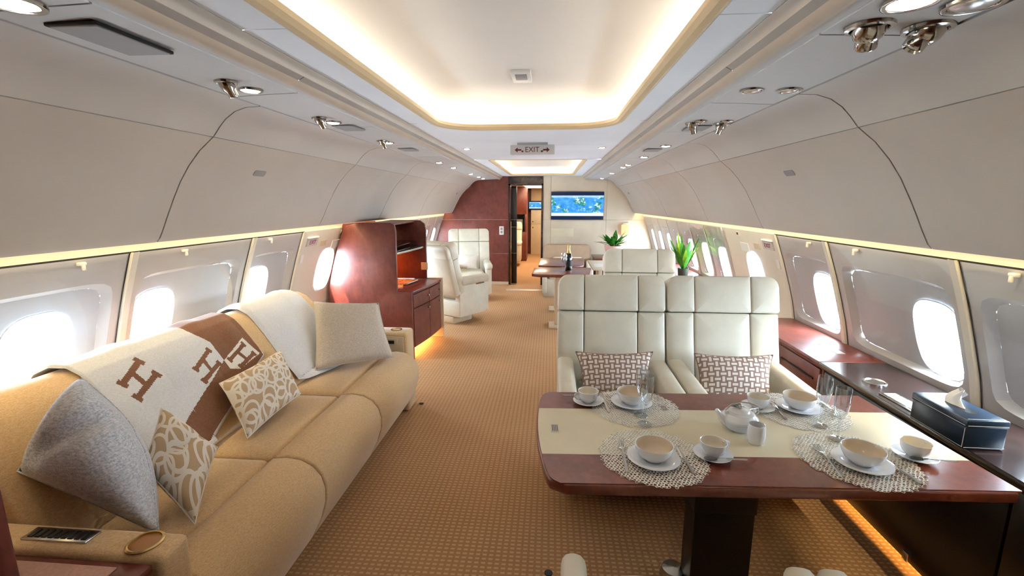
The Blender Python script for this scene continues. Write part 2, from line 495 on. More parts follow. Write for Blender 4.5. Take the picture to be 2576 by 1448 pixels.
# ---- wall profile below the lockers: half-width by height
WP = [(2.02, 0.0), (2.07, .30), (2.075, .50), (2.06, .66), (2.03, .80), (1.985, .95), (1.93, 1.12), (1.862, 1.305), (1.845, 1.345)]
def ww(z):
    for (a, za), (b, zb) in zip(WP, WP[1:]):
        if z <= zb: return a+(b-a)*(z-za)/(zb-za)
    return WP[-1][0]
ZB, ZT = .60, 1.315                    # the window panels stand between these heights
def wmap(side, y, z, dep=0.0): return (side*(ww(z)+dep), y, z)
def shape_r(c, s, a, b, n): return 1.0/((abs(c)/a)**n+(abs(s)/b)**n)**(1.0/n)
def loop_rect(cy, cz, y0, y1, z0, z1, ths):
    out = []
    for t in ths:
        c, s = math.cos(t), math.sin(t); k = 1e9
        if c > 1e-9: k = min(k, (y1-cy)/c)
        if c < -1e-9: k = min(k, (y0-cy)/c)
        if s > 1e-9: k = min(k, (z1-cz)/s)
        if s < -1e-9: k = min(k, (z0-cz)/s)
        out.append((cy+c*k, cz+s*k))
    return out
def loop_sup(cy, cz, oy, oz, a, b, n, ths):
    """rays from (cy,cz) to the super-ellipse centred (oy,oz)"""
    out = []
    for t in ths:
        c, s = math.cos(t), math.sin(t); lo, hi = 0.0, 3.0
        for _ in range(34):
            md = (lo+hi)/2; y, z = cy+c*md-oy, cz+s*md-oz
            if (abs(y)/a)**n+(abs(z)/b)**n < 1: lo = md
            else: hi = md
        out.append((cy+c*lo, cz+s*lo))
    return out
def ring(name, side, La, Lb, da, db, mat, parent, k=4):
    n = len(La); vs, fs = [], []
    for q in range(k+1):
        t = q/k
        for (p, r) in zip(La, Lb):
            vs.append(wmap(side, p[0]*(1-t)+r[0]*t, p[1]*(1-t)+r[1]*t, da*(1-t)+db*t))
    for q in range(k):
        for i in range(n):
            j = (i+1) % n; fs.append((q*n+i, q*n+j, (q+1)*n+j, (q+1)*n+i))
    return mesh(name, vs, fs, mat, parent, sharp=30)
def thetas(cy, cz, y0, y1, z0, z1, n=88):
    t = [2*math.pi*i/n for i in range(n)] + [math.atan2(z-cz, y-cy) % (2*math.pi) for y in (y0, y1) for z in (z0, z1)]
    return sorted(set(round(q, 6) for q in t))
def disc(name, side, L, dep, mat, parent, cy, cz):
    n = len(L); vs = [wmap(side, y, z, dep) for y, z in L]+[wmap(side, cy, cz, dep)]
    return mesh(name, vs, [(i, (i+1) % n, n) for i in range(n)], mat, parent)
def portal(side, y, z, a, b):
    ld = bpy.data.lights.new('window_portal', 'AREA'); ld.shape = 'RECTANGLE'; ld.size = 2*b; ld.size_y = 2*a
    lo = bpy.data.objects.new('window_portal', ld); COL.objects.link(lo); lo['kind'] = 'helper'
    lo.location = (side*(ww(z)+.16), y, z)
    lo.rotation_euler = Vector((-side, 0, 0)).to_track_quat('-Z', 'Y').to_euler()
    ld.cycles.is_portal = True
WN = [0]
def bay(side, y0, y1, win, rec=None, latch=None, panel='wall_panel', a=.15, b=.185, zc=.905, cover=True, label=None, port=True, shut=False):
    """one window panel of the side wall between two posts"""
    WN[0] += 1
    o = struct('window_%d' % WN[0], label, 'window', (side*ww(zc), (y0+y1)/2, ZB))
    wy = win
    if rec:
        ry, ra, rb, rz = (rec[0]+rec[1])/2, (rec[1]-rec[0])/2, .245, .945
        th = thetas(ry, rz, y0, y1, ZB, ZT)
        Lr = loop_sup(ry, rz, ry, rz, ra, rb, 9, th)
        ring('panel', side, loop_rect(ry, rz, y0, y1, ZB, ZT, th), Lr, 0, 0, panel, o, 5)
        Lr2 = loop_sup(ry, rz, ry, rz, ra-.022, rb-.022, 9, th)
        ring('recess_edge', side, Lr, Lr2, 0, .04, panel, o, 1)
        th2 = thetas(wy, zc, rec[0], rec[1], rz-rb, rz+rb)
        Lo = loop_sup(wy, zc, ry, rz, ra-.022, rb-.022, 9, th2); dep = .04
        Lw = loop_sup(wy, zc, wy, zc, a, b, 2.9, th2)
        ring('recess', side, Lo, Lw, dep, dep, 'wall_recess', o, 5)
    else:
        th2 = thetas(wy, zc, y0, y1, ZB, ZT); dep = 0.0
        Lw = loop_sup(wy, zc, wy, zc, a, b, 2.9, th2)
        ring('panel', side, loop_rect(wy, zc, y0, y1, ZB, ZT, th2), Lw, 0, 0, panel, o, 5)
    Li = loop_sup(wy, zc, wy, zc, a*.86, b*.88, 2.9, th2)
    Lq = loop_sup(wy, zc, wy, zc, a*1.03, b*1.03, 2.9, th2)
    ring('window_frame', side, Lq, Lw, dep-.006, dep-.008, 'window_white', o, 1)
    ring('reveal', side, Lw, Li, dep-.008, dep+.075, 'window_white', o, 3)
    disc('pane' if not shut else 'light_blocking_shade', side, Li, dep+.075, 'pane_clear' if not shut else 'window_white', o, wy, zc)
    if cover:
        vs, fs = [], []
        nz = 8
        for q in range(nz+1):
            z = ZB+.012+(ZT-ZB-.024)*q/nz
            vs += [wmap(side, y0+.02, z, -.006), wmap(side, y1-.02, z, -.006)]
        for q in range(nz): fs.append((2*q, 2*q+1, 2*q+3, 2*q+2))
        mesh('cover_pane', vs, fs, 'pane_clear', o)
    if latch is not None:
        x = side*(ww(1.29)-.012)
        bm = rbox(x-.010, x+.010, latch-.016, latch+.016, 1.283, 1.298, .004)
        rbox(x-.006-side*.008, x+.006-side*.008, latch-.006, latch+.006, 1.262, 1.286, .003, 2, bm)
        bobj('latch', bm, 'post_cream', o)
    if port and not shut: portal(side, wy, zc, a*.9, b*.9)
    return o
SIDE = {-1: 'left', 1: 'right'}
for side in (-1, 1):
    w = struct('wall_'+SIDE[side], '%s cabin side wall of pale curved lining panels' % SIDE[side], 'wall')
    strip('dado', [(x, z) for x, z in WP if z < ZB]+[(ww(ZB), ZB)], Y0, YE, 'wall_panel', w, side)
    strip('light_ledge', [(ww(ZT), ZT), (1.862-.004, 1.322), (1.85, 1.345), (1.80, 1.47)], Y0, YB, 'strip_cream', w, side)
    strip('ledge_shadow_gap', [(ww(ZT)-.004, ZT-.004), (ww(ZT)-.006, ZT+.004)], Y0, 3.63, 'dark_gap', w, side)
    strip('light_strip', [(1.755, 1.455), (1.785, 1.462)], Y0, YB, 'led_wall', w, side)
    bays = [(-1.7, -.80, -1.25, (-1.60, -.90), None), (-.80, 0.02, -.40, (-.72, -.06), None), (.02, .94, .52, (.10, .86), None),
            (.94, 2.06, 1.70, (1.02, 1.99), 1.80), (2.06, 2.98, 2.275, (2.12, 2.90), 2.69 if side > 0 else 2.37), (2.98, 3.63, 3.17, (3.02, 3.57), 3.16)]
    for k, (a0, a1, wv, rec, lt) in enumerate(bays):
        lab = None
        if k >= 3:
            lab = ('%s window panel %s' % (SIDE[side], ('nearest the camera', 'between the two cream posts, with a wide blank recess', 'next to the emergency door')[k-3]))
        bay(side, a0, a1, wv, rec, lt, label=lab, shut=k < 3, cover=k >= 3)  # shades behind the camera are added closed to darken the near cabin
        if k >= 2:
            bm = bmesh.new(); z = ZB
            vs, fs = [], []
            nz = 10; hw = .021
            for q in range(nz+1):
                z = ZB+(ZT-ZB)*q/nz
                vs += [wmap(side, a1-hw, z, 0), wmap(side, a1-hw*.8, z, -.016), wmap(side, a1+hw*.8, z, -.016), wmap(side, a1+hw, z, 0)]
            for q in range(nz):
                for i in range(3): fs.append((4*q+i, 4*q+i+1, 4*q+5+i, 4*q+4+i))
            bm.free(); mesh('post', vs, fs, 'post_cream', w, sharp=20)
            for e in (-1, 1):
                vs, fs = [], []
                for q in range(nz+1):
                    z = ZB+(ZT-ZB)*q/nz
                    vs += [wmap(side, a1+e*.021, z, -.003), wmap(side, a1+e*.028, z, -.003)]
                for q in range(nz): fs.append((2*q, 2*q+1, 2*q+3, 2*q+2))
                mesh('post_gap', vs, fs, 'dark_gap', w)
    # emergency door bay
    d = bay(side, 3.63, 4.75, 4.16, None, None, 'door_cream', a=.15, b=.195, zc=.93, cover=False, label='cream %s emergency door panel with a tall window' % SIDE[side])
    d.name = 'door_%d' % (1 if side < 0 else 2)
    d['category'] = 'door'
    for yy in (3.66, 4.72):
        vs, fs = [], []
        for q in range(9):
            z = ZB+(ZT-ZB)*q/8; vs += [wmap(side, yy-.012, z, -.004), wmap(side, yy+.012, z, -.004)]
        for q in range(8): fs.append((2*q, 2*q+1, 2*q+3, 2*q+2))
        mesh('door_edge', vs, fs, 'post_cream', d)
    def plate(nm, yc, zc, wy, hz, mat, par, off=.006):
        vs = [wmap(side, yc+a*wy/2, zc+b*hz/2, -off) for a, b in ((-1, -1), (1, -1), (1, 1), (-1, 1))]
        vs += [wmap(side, yc+a*wy/2, zc+b*hz/2, 0) for a, b in ((-1, -1), (1, -1), (1, 1), (-1, 1))]
        return mesh(nm, vs, [(0, 1, 2, 3), (0, 4, 5, 1), (1, 5, 6, 2), (2, 6, 7, 3), (3, 7, 4, 0)], mat, par, smooth=False)
    plate('instruction_placard', 4.28, 1.16, .16, .075, 'plastic_white', d)
    plate('placard', 4.02, 1.19, .10, .05, 'tan_panel', d)
    plate('small_plate', 3.70, 1.08, .045, .07, 'plastic_white', d)
    plate('lock_plate', 4.36, 1.275, .07, .035, 'post_cream', d)
    plate('lock_hole', 4.36, 1.275, .03, .02, 'black_plastic', d, .009)
    # far window panels
    n = 7; st = (YB-4.75)/n
    for k in range(n):
        a0 = 4.75+st*k
        bay(side, a0, a0+st, a0+st*.45, (a0+.05, a0+st-.05), None, port=(k % 2 == 0), label='one of the far %s window panels beyond the emergency door' % SIDE[side])
        WNo = bpy.data.objects['window_%d' % WN[0]]; WNo['group'] = 'far %s window panels' % SIDE[side]
        vs, fs = [], []
        for q in range(9):
            z = ZB+(ZT-ZB)*q/8; vs += [wmap(side, a0-.016, z, -.008), wmap(side, a0+.016, z, -.008)]
        for q in range(8): fs.append((2*q, 2*q+1, 2*q+3, 2*q+2))
        mesh('post', vs, fs, 'post_cream', w)
    strip('far_cabin_lining', [(ww(ZB), ZB), (1.985, .95), (1.86, 1.31), (1.6, 1.7), (1.2, 1.98)], YB, YE, 'beige_wall', w, side)

# ---- ceiling
ce = struct('ceiling', 'white cabin ceiling with a glowing recessed cove', 'ceiling')
ZC = 2.035
def rrect_loop(x0, x1, y0, y1, r, n=10):
    out = []
    for cx, cy, a0 in ((x1-r, y1-r, 0), (x0+r, y1-r, 90), (x0+r, y0+r, 180), (x1-r, y0+r, 270)):
        for k in range(n+1):
            a = math.radians(a0+90*k/n); out.append((cx+r*math.cos(a), cy+r*math.sin(a)))
    return out
def lerp_loop(A, B, t): return [(a[0]*(1-t)+b[0]*t, a[1]*(1-t)+b[1]*t) for a, b in zip(A, B)]
def loops_mesh(name, loops, mat, parent, cap=False, sharp=30):
    n = len(loops[0]); vs = [p for L in loops for p in L]; fs = []
    for q in range(len(loops)-1):
        for i in range(n):
            j = (i+1) % n; fs.append((q*n+i, q*n+j, (q+1)*n+j, (q+1)*n+i))
    if cap: fs.append(tuple((len(loops)-1)*n+i for i in range(n)))
    return mesh(name, vs, fs, mat, parent, sharp=sharp)
def cove(name, y0, y1, xw, r, rise, py0, py1, slope=.30):
    """opening in the flat ceiling with a lit vault above; the flat panel spans py0..py1"""
    g = bpy.data.objects.new(name, None); COL.objects.link(g); g.parent = ce
    N = 10
    Lo = rrect_loop(-xw, xw, y0, y1, r, N)
    def outer(p):
        # matching point on the panel border
        cyy = (y0+y1)/2
        dx, dy = p[0], p[1]-cyy
        sx = .735/abs(dx) if abs(dx) > 1e-6 else 1e9
        yy = (py1-cyy) if dy > 0 else (cyy-py0)
        sy = yy/abs(dy) if abs(dy) > 1e-6 else 1e9
        return sx, sy
    z = ZC
    mk = lambda L, zz: [(p[0], p[1], zz) for p in L]
    grow = lambda e: rrect_loop(-xw-e, xw+e, y0-e, y1+e, r+e, N)
    loops_mesh('cove_lip', [mk(grow(.045), z+.001), mk(grow(.03), z-.006), mk(grow(.012), z-.002), mk(Lo, z+.012), mk(Lo, z+.030), mk(grow(.012), z+.032), mk(grow(.02), z+.012)], 'lip_lit_tan', g)
    loops_mesh('cove_shelf', [mk(grow(.02), z+.012), mk(grow(.16), z+.012)], 'vault_white', g)
    loops_mesh('led_strip', [mk(grow(.055), z+.016), mk(grow(.085), z+.016)], 'led_warm', g)
    # vault
    V = [mk(grow(.16), z+.012)]
    for k in range(1, 9):
        t = k/8; e = .16-t*(.16+slope); zz = z+.012+rise*math.sin(t*math.pi/2)**.85
        rr = max(.03, r+e if e > -r+.03 else .03)
        L = rrect_loop(-xw-e, xw+e, y0-e, y1+e, min(rr, xw+e-.001), N); V.append(mk(L, zz))
    loops_mesh('vault', V, 'vault_white', g, cap=True, sharp=25)
    return g
cove('main_cove', .30, 3.17, .55, .24, .155, -1.7, 3.6)  # near end cut short out of view to dim the nearest lockers
cove('far_cove', 5.42, 8.32, .53, .05, .11, 5.2, 8.5, .12)
# flat perimeter panels around the two openings
def flat(x0, x1, y0, y1, mat='ceiling_white', nm='panel'):
    return bobj(nm, rbox(x0+.0012, x1-.0012, y0+.0012, y1-.0012, ZC, ZC+.008, .0012, 1), mat, ce)
XO = .728
for s in (-1, 1):
    for (a, b) in ((.255, 1.35), (1.35, 2.93)):
        x0, x1 = sorted((s*.592, s*XO)); flat(x0, x1, a, b)
    x0, x1 = sorted((s*.555, s*XO))
    flat(x0, x1, 5.42, 8.32)
# rounded far end of the main opening
Lc = [p for p in rrect_loop(-.592, .592, .3, 3.212, .282, 14) if p[1] >= 2.929]
Lc.sort(key=lambda p: math.atan2(p[1]-2.9, p[0]))
Lc.sort(key=lambda p: (p[0], p[1] if p[0] < 0 else -p[1]))
vs, fs = [], []
for (x, y) in Lc: vs += [(x, y, ZC), (x, 4.099, ZC)]
for i in range(len(Lc)-1): fs.append((2*i, 2*i+2, 2*i+3, 2*i+1))
mesh('panel', vs, fs, 'ceiling_white', ce, smooth=False)
for s in (-1, 1):
    x0, x1 = sorted((s*.592, s*XO)); mesh('panel', [(x0, 2.9325, ZC), (x1, 2.9325, ZC), (x1, 4.099, ZC), (x0, 4.099, ZC)], [(0, 1, 2, 3)], 'ceiling_white', ce, smooth=False)
flat(-XO, XO, 4.1, 5.375); flat(-XO, XO, 8.365, YB); flat(-XO, XO, Y0, .255)
strip('panel_backing', [(-.56, ZC+.013), (-.76, ZC+.013)], Y0, YB, 'dark_gap', ce); strip('panel_backing', [(.56, ZC+.013), (.76, ZC+.013)], Y0, YB, 'dark_gap', ce)
# lid above everything, keeps daylight out
mesh('roof_lining', [(-2.2, Y0, 2.30), (2.2, Y0, 2.30), (2.2, YE, 2.30), (-2.2, YE, 2.30)], [(0, 1, 2, 3)], 'dark_gap', ce, smooth=False)
PSUIN, PSUOUT = (.852, 1.980), (1.120, 1.970)
for s in (-1, 1):
    strip('cornice', [(XO, ZC), (.742, 2.022), (.747, 2.004)], Y0, YB, 'rail_tan', ce, s)
    for (a, b) in ((Y0, .15), (.15, 1.72), (1.72, 3.3), (3.3, 4.9), (4.9, 6.5), (6.5, YB)):
        strip('slot_strip', [(.747, 2.004), (.770, 1.992)], a+.002, b-.002, 'rail_grey', ce, s)
    strip('slot_strip_back', [(.747, 2.007), (.772, 1.996)], Y0, YB, 'dark_gap', ce, s)
    strip('rail', [(.770, 1.992), (.777, 1.981), (.788, 1.973), (.803, 1.972), (.812, 1.978), (.816, 1.984)], Y0, YB, 'rail_tan', ce, s)
    strip('rail_inner', [(.816, 1.984), (.8465, 1.981)], Y0, YB, 'psu_white', ce, s)
    seams = ([Y0, -.31, .52, 1.353, 2.183, 3.01, 3.85, 4.68, 5.51, 6.35, 7.18, YB] if s > 0 else [Y0, -.65, .19, 1.02, 1.854, 2.68, 3.51, 4.35, 5.18, 6.01, 6.85, 7.68, YB])
    for a, b in zip(seams, seams[1:]):
        strip('service_panel', [PSUIN, (.99, 1.976), (PSUOUT[0]-.003, PSUOUT[1])], a+.0035, b-.0035, 'psu_white', ce, s, thick=.006)
    strip('service_backing', [(.83, 2.00), (1.13, 1.985)], Y0, YB, 'dark_gap', ce, s)
    # dark lining behind the lockers, closes the seams
    strip('locker_backing', [(1.10, 1.992), (1.24, 1.982), (1.33, 1.93), (1.40, 1.855), (1.53, 1.74), (1.63, 1.585), (1.73, 1.38), (1.74, 1.42), (1.79, 1.48), (1.81, 1.48)], Y0, YB, 'dark_gap', ce, s)

# ---- end walls
wb = struct('wall_back', 'unseen cabin wall behind the camera, dark red wood to darken the near end', 'wall')
mesh('panel', [(-2.1, Y0, 0), (2.1, Y0, 0), (2.1, Y0, 2.3), (-2.1, Y0, 2.3)], [(0, 1, 2, 3)], 'wood_red', wb, smooth=False)  # unseen; dark wood chosen to dim the near end of the cabin
# ---- bulkhead
wf = struct('wall_front', 'forward bulkhead, red wood on one half and beige panels on the other', 'wall')
YK = YB+.05
for (z0, z1) in ((.055, .596), (.604, 1.234), (1.242, 2.3)):
    bobj('wood_panel', rbox(-2.15, -.625, YB, YK, z0, z1, .002, 1), 'wood_red', wf)
for zz in (.600, 1.238): bobj('metal_inlay', rbox(-2.15, -.63, YB+.002, YK, zz-.005, zz+.005, 0), 'steel', wf)
bobj('skirting', rbox(-2.15, -.625, YB-.008, YK, 0, .055, .003, 1), 'tan_panel', wf)
bobj('header', rbox(-.625, .025, YB, YK, 1.90, 2.3, 0), 'wood_dark', wf)
for (x0, x1, z0, z1) in ((.025, .165, 0, 1.24), (.167, 1.19, 0, 1.24), (1.192, 2.15, 0, 1.24), (.025, .165, 1.242, 2.3), (.167, 1.19, 1.242, 2.3), (1.192, 2.15, 1.242, 2.3)):
    bobj('beige_panel', rbox(x0, x1-.001, YB, YK, z0, z1, .002, 1), 'beige_wall', wf)
bobj('backing', rbox(-2.15, -.62, YK, YK+.01, 0, 2.3, 0), 'dark_gap', wf); bobj('backing', rbox(.02, 2.15, YK, YK+.01, 0, 2.3, 0), 'dark_gap', wf)
dr = struct('door_3', 'open doorway with dark wood frame through the bulkhead', 'door', (-.3, YB, 0))
bobj('door_frame', rbox(-.625, -.585, YB-.012, YK+.02, 0, 1.90, .004), 'wood_dark', dr)
bobj('door_frame', rbox(-.012, .025, YB-.012, YK+.02, 0, 1.90, .004), 'wood_dark', dr)
bobj('door_frame', rbox(-.625, .025, YB-.012, YK+.02, 1.865, 1.905, .004), 'wood_dark', dr)
fd = bobj('folded_door', rbox(-.582, -.475, YK+.03, YK+.07, .01, 1.86, .004), 'wood_black', dr)
for zz in (.60, 1.10, 1.238): bobj('metal_inlay', rbox(-.58, -.477, YK+.027, YK+.031, zz-.004, zz+.004, 0), 'steel', fd)
bobj('ceiling_hook', rbox(-.36, -.33, YB-.03, YB+.01, 1.845, 1.875, .008), 'brass', dr)
# ---- the cabin beyond the doorway
fc_ = struct('wall_far', 'beige wall with a door at the end of the next cabin', 'wall', (0, YE, 0))
bobj('panel', rbox(-.42, 2.1, 13.92, 13.98, 0, .92, .003), 'beige_door', fc_)
bobj('panel', rbox(-.42, 2.1, 13.92, 13.98, .924, 1.36, .003), 'beige_wall', fc_)
bobj('panel', rbox(-.42, 2.1, 13.92, 13.98, 1.364, 2.2, .003), 'beige_door', fc_)
for zz in (.82, 1.0):
    v, f = lathe([(0, 0), (.022, 0), (.022, .012), (0, .014)], 16); M_ = Matrix.Translation((-.36, 13.92, zz)) @ Matrix.Rotation(math.radians(90), 4, 'X')
    mesh('lock', [M_ @ Vector(p) for p in v], f, 'steel', fc_)
mesh('end_panel', [(-2.1, YE, 0), (2.1, YE, 0), (2.1, YE, 2.3), (-2.1, YE, 2.3)], [(0, 1, 2, 3)], 'wood_red', fc_, smooth=False)
mesh('far_ceiling', [(-2.1, YK, 1.97), (2.1, YK, 1.97), (2.1, YE, 1.97), (-2.1, YE, 1.97)], [(0, 1, 2, 3)], 'ceiling_white', ce, smooth=False)
mesh('far_fill_panel', [(-.5, 9.4, 1.962), (.3, 9.4, 1.962), (.3, 13.2, 1.962), (-.5, 13.2, 1.962)], [(0, 1, 2, 3)], 'far_fill_glow', ce, smooth=False)  # glowing ceiling panel added to brighten the next cabin

# ================================================================== OVERHEAD LOCKERS
COVE = [(1.1255, 1.968), (1.19, 1.965), (1.245, 1.948), (1.29, 1.918), (1.325, 1.882), (1.357, 1.8425)]
FACE = [(1.3605, 1.8400), (1.43, 1.785), (1.492, 1.718), (1.545, 1.645), (1.590, 1.566), (1.625, 1.50), (1.655, 1.44), (1.685, 1.385), (1.703, 1.366), (1.716, 1.372)]
SEAM = {-1: [Y0, .50, 2.03, 3.57, 4.86, 6.4, YB], 1: [Y0, .50, 1.985, 3.47, 4.62, 6.2, YB]}
NM = ['behind the camera', 'nearest the camera', 'second from the camera, above the window posts', 'above the emergency door', 'just beyond the emergency door', 'next to the bulkhead']
for side in (-1, 1):
    for k, (a, b) in enumerate(zip(SEAM[side], SEAM[side][1:])):
        t = thing('overhead_locker', 'cream overhead locker on the %s, %s' % (SIDE[side], NM[k]), 'locker', (side*1.5, (a+b)/2, 1.37), 0, 'overhead lockers')
        strip('door_panel', FACE, a+.004, b-.004, 'bin_white', t, side, thick=.010)
        strip('upper_panel', COVE, a+.004, b-.004, 'bin_cove', t, side, thick=.008)
        ly = {2: (2.55 if side < 0 else 2.76), 5: 8.15}.get(k)
        if ly is not None:
            # small rounded latch plate lying on the locker face
            p0 = Vector((side*1.494, ly, 1.715)); n_ = Vector((-side*.80, 0, -.60)).normalized(); up = Vector((-side*.62, 0, .78)).normalized()
            L = rrect_loop(-.055, .055, -.020, .020, .012, 5)
            vs = [p0+n_*.004+Vector((0, 1, 0))*q[0]*.9+up*q[1]*.9 for q in L]+[p0-n_*.006+Vector((0, 1, 0))*q[0]+up*q[1] for q in L]
            n = len(L); fs = [tuple(range(n))]+[(i, (i+1) % n, n+(i+1) % n, n+i) for i in range(n)]
            mesh('latch_plate', vs, fs, 'grille_grey', t, smooth=False)

# ================================================================== CEILING FITTINGS
def fit(name, label, x, y, r, lit, group):
    zt = 1.9775-.010*(abs(x)-.852)/.268 if abs(x) > .8 else ZC
    t = thing(name, label, 'light', (x, y, zt), 0, group)
    v, f = lathe([(r*1.28, .003), (r*1.25, -.003), (r*1.12, -.004), (r, -.002), (r*.94, .004)], 28)
    mesh('bezel', v, f, 'chrome', t, world=False)
    v, f = lathe([(r*.97, .000), (r*.8, -.004), (r*.4, -.007), (0.0005, -.008)], 24)
    mesh('lens', v, f, 'lamp_warm' if lit else 'steel', t, world=False)
    return t
def spot(label, x, y, ang, r=.028):
    zt = 1.9775-.010*(abs(x)-.852)/.268
    t = thing('reading_spot', label, 'spotlight', (x, y, zt), 0, 'chrome reading spots')
    v, f = lathe([(r*1.35, .003), (r*1.30, -.004), (r*1.05, -.006), (r*.95, .003)], 28)
    mesh('collar', v, f, 'chrome', t, world=False)
    v, f = lathe([(0.0005, .012), (r*.9, .010), (r*.92, -.008), (r*.78, -.024), (r*.62, -.030), (r*.60, -.048), (r*.52, -.052), (r*.44, -.046), (0.0005, -.042)], 24)
    M_ = Matrix.Rotation(ang[1], 4, 'Y') @ Matrix.Rotation(ang[0], 4, 'X')
    mesh('nozzle', [M_ @ Vector(p) for p in v], f, 'chrome', t, world=False)
    return t
FL = 'downlights over the left side'; FR = 'downlights over the right side'
fit('downlight', 'large lit downlight in the top left corner', -1.005, .985, .048, True, FL)
for k, (x, y) in enumerate(((-.992, 1.77), (-1.007, 2.48), (-1.003, 3.32), (-1.03, 4.95), (-1.03, 5.68), (-1.03, 6.93), (-1.03, 7.7), (-1.03, 8.2))):
    fit('downlight', '%s small lit downlight from the camera over the left side' % ('first', 'second', 'third', 'fourth', 'fifth', 'sixth', 'seventh', 'last')[k], x, y, .034, True, FL)
for k, (x, y) in enumerate(((-1.001, 1.647), (-1.018, 2.35), (-1.013, 3.22))):
    spot('chrome reading spot beside the %s small downlight on the left' % ('first', 'second', 'third')[k], x, y, (.35, -.3))
fit('downlight', 'large lit downlight at the top right edge', .93, 1.15, .044, True, FR)
fit('downlight', 'large unlit chrome downlight at the top right edge', 1.063, 1.16, .044, False, FR)
fit('downlight', 'unlit chrome downlight on the right, inner one of the second pair', .928, 1.942, .034, False, FR)
fit('downlight', 'unlit chrome downlight on the right, outer one of the second pair', 1.062, 1.928, .034, False, FR)
for k, (x, y) in enumerate(((1.02, 3.67), (1.025, 4.52), (1.028, 5.43), (1.028, 5.79), (1.04, 6.92), (1.05, 8.3))):
    fit('downlight', 'lit downlight over the right side, %s lit one beyond the reading spots' % ('first', 'second', 'third', 'fourth', 'fifth', 'sixth')[k], x, y, .034, True, FR)
spot('large chrome reading spot at top right, inner one of the near pair', .936, 1.292, (.5, -.25), .040)
spot('large chrome reading spot at top right, outer one of the near pair', 1.076, 1.298, (.2, .55), .040)
spot('chrome reading spot on the right, inner one of the farther pair', .93, 2.70, (.3, -.3), .030)
spot('chrome reading spot on the right, outer one of the farther pair', 1.08, 2.69, (.2, .3), .030)
for (x, y, q) in ((.945, 2.66, 'inner'), (1.075, 2.65, 'outer')):
    fit('downlight', 'unlit chrome downlight beside the %s far reading spot on the right' % q, x, y-.05, .026, False, FR)
fit('downlight', 'small lit downlight in the flat ceiling left of the exit sign', -.61, 4.29, .030, True, 'downlights beside the exit sign')
fit('downlight', 'small lit downlight in the flat ceiling right of the exit sign', .61, 4.29, .030, True, 'downlights beside the exit sign')
# speaker grille
g = thing('speaker_grille', 'grey rectangular speaker grille in the left service panel', 'speaker', (-.985, 1.205, 1.972))
bobj('frame', rbox(-1.056, -.918, 1.093, 1.322, 1.966, 1.975, .002, 1), 'dark_gap', g)
bobj('mesh_cover', rbox(-1.050, -.924, 1.100, 1.316, 1.964, 1.972, .002, 1), 'grille_grey', g)
for (x, y, s_) in ((-1.0, 2.66, 'left'), (-.99, 3.75, 'left, farther'), (.99, 2.83, 'right'), (.98, 3.95, 'right, farther')):
    o = bobj('air_vent', rbox(x-.06, x+.06, y-.09, y+.09, 1.9675, 1.9735, .002, 1), 'grille_grey'); tag(o, 'flat grey vent plate in the service panel, %s' % s_, 'vent', 'flat grey vent plates')
# smoke detector in the vault
g = thing('ceiling_sensor', 'small square sensor in the middle of the glowing ceiling cove', 'sensor', (0.0, 2.53, 2.200))
bobj('housing', rbox(-.052, .052, 2.43, 2.63, 2.187, 2.204, .006), 'plastic_white', g)
bobj('grille', rbox(-.030, .030, 2.46, 2.56, 2.183, 2.19, .003), 'grille_grey', g)
# exit sign hanging under the ceiling
g = thing('exit_sign', 'hanging EXIT sign with two arrows between the ceiling coves', 'sign', (.005, 3.9, ZC))
bobj('plate', rbox(-.178, .188, 3.892, 3.912, 1.940, 2.018, .008), 'sign_plate', g)
bobj('bracket', rbox(-.12, .13, 3.897, 3.907, 2.012, ZC+.003, .002), 'rail_grey', g)
MX = Matrix.Rotation(math.radians(90), 4, 'X')
def front(x, y, z): return Matrix.Translation((x, y, z)) @ MX
text_mesh('lettering', 'EXIT', .058, 'sign_red', g, front(.003, 3.8915, 1.978))
for s in (-1, 1):
    cx = .003+s*.115
    poly = [(cx+s*.028, 0), (cx+s*.004, .020), (cx+s*.004, .006), (cx-s*.026, .006), (cx-s*.026, -.006), (cx+s*.004, -.006), (cx+s*.004, -.020)]
    bobj('arrow', prism([(x, 1.977+z) for x, z in poly], 'y', 3.8895, 3.8925), 'sign_red', g, smooth=False)
    bobj('small_mark', rbox(.003+s*.080-.008, .003+s*.080+.008, 3.8900, 3.8925, 1.960, 1.972, .001, 1), 'sign_red', g, smooth=False)
for side, yy in ((-1, 3.80), (1, 3.79)):
    g = thing('exit_sign', 'small magenta EXIT sign on the %s emergency door' % SIDE[side], 'sign', (side*ww(1.22), yy, 1.19), 0, 'side exit signs')
    zc = 1.215; P = [Vector(wmap(side, yy+a*.085, zc+b*.032, -.012)) for a, b in ((-1, -1), (1, -1), (1, 1), (-1, 1))]
    Q = [Vector(wmap(side, yy+a*.085, zc+b*.032, .004)) for a, b in ((-1, -1), (1, -1), (1, 1), (-1, 1))]
    mesh('plate', P+Q, [(0, 1, 2, 3), (0, 4, 5, 1), (1, 5, 6, 2), (2, 6, 7, 3), (3, 7, 4, 0)], 'sign_plate', g, smooth=False)
    bobj('top_bar', rbox(side*ww(1.26)-.012, side*ww(1.26)+.012, yy-.09, yy+.09, 1.250, 1.262, .003), 'plastic_white', g)
    ex = Vector((0, -side, 0)); uy = (P[3]-P[0]).normalized(); nz = ex.cross(uy)
    M_ = Matrix.Identity(4); c0 = (P[0]+P[2])/2+nz*.001
    for i in range(3): M_[i][0] = ex[i]; M_[i][1] = uy[i]; M_[i][2] = nz[i]; M_[i][3] = c0[i]
    text_mesh('lettering', 'EXIT', .052, 'sign_magenta', g, M_)

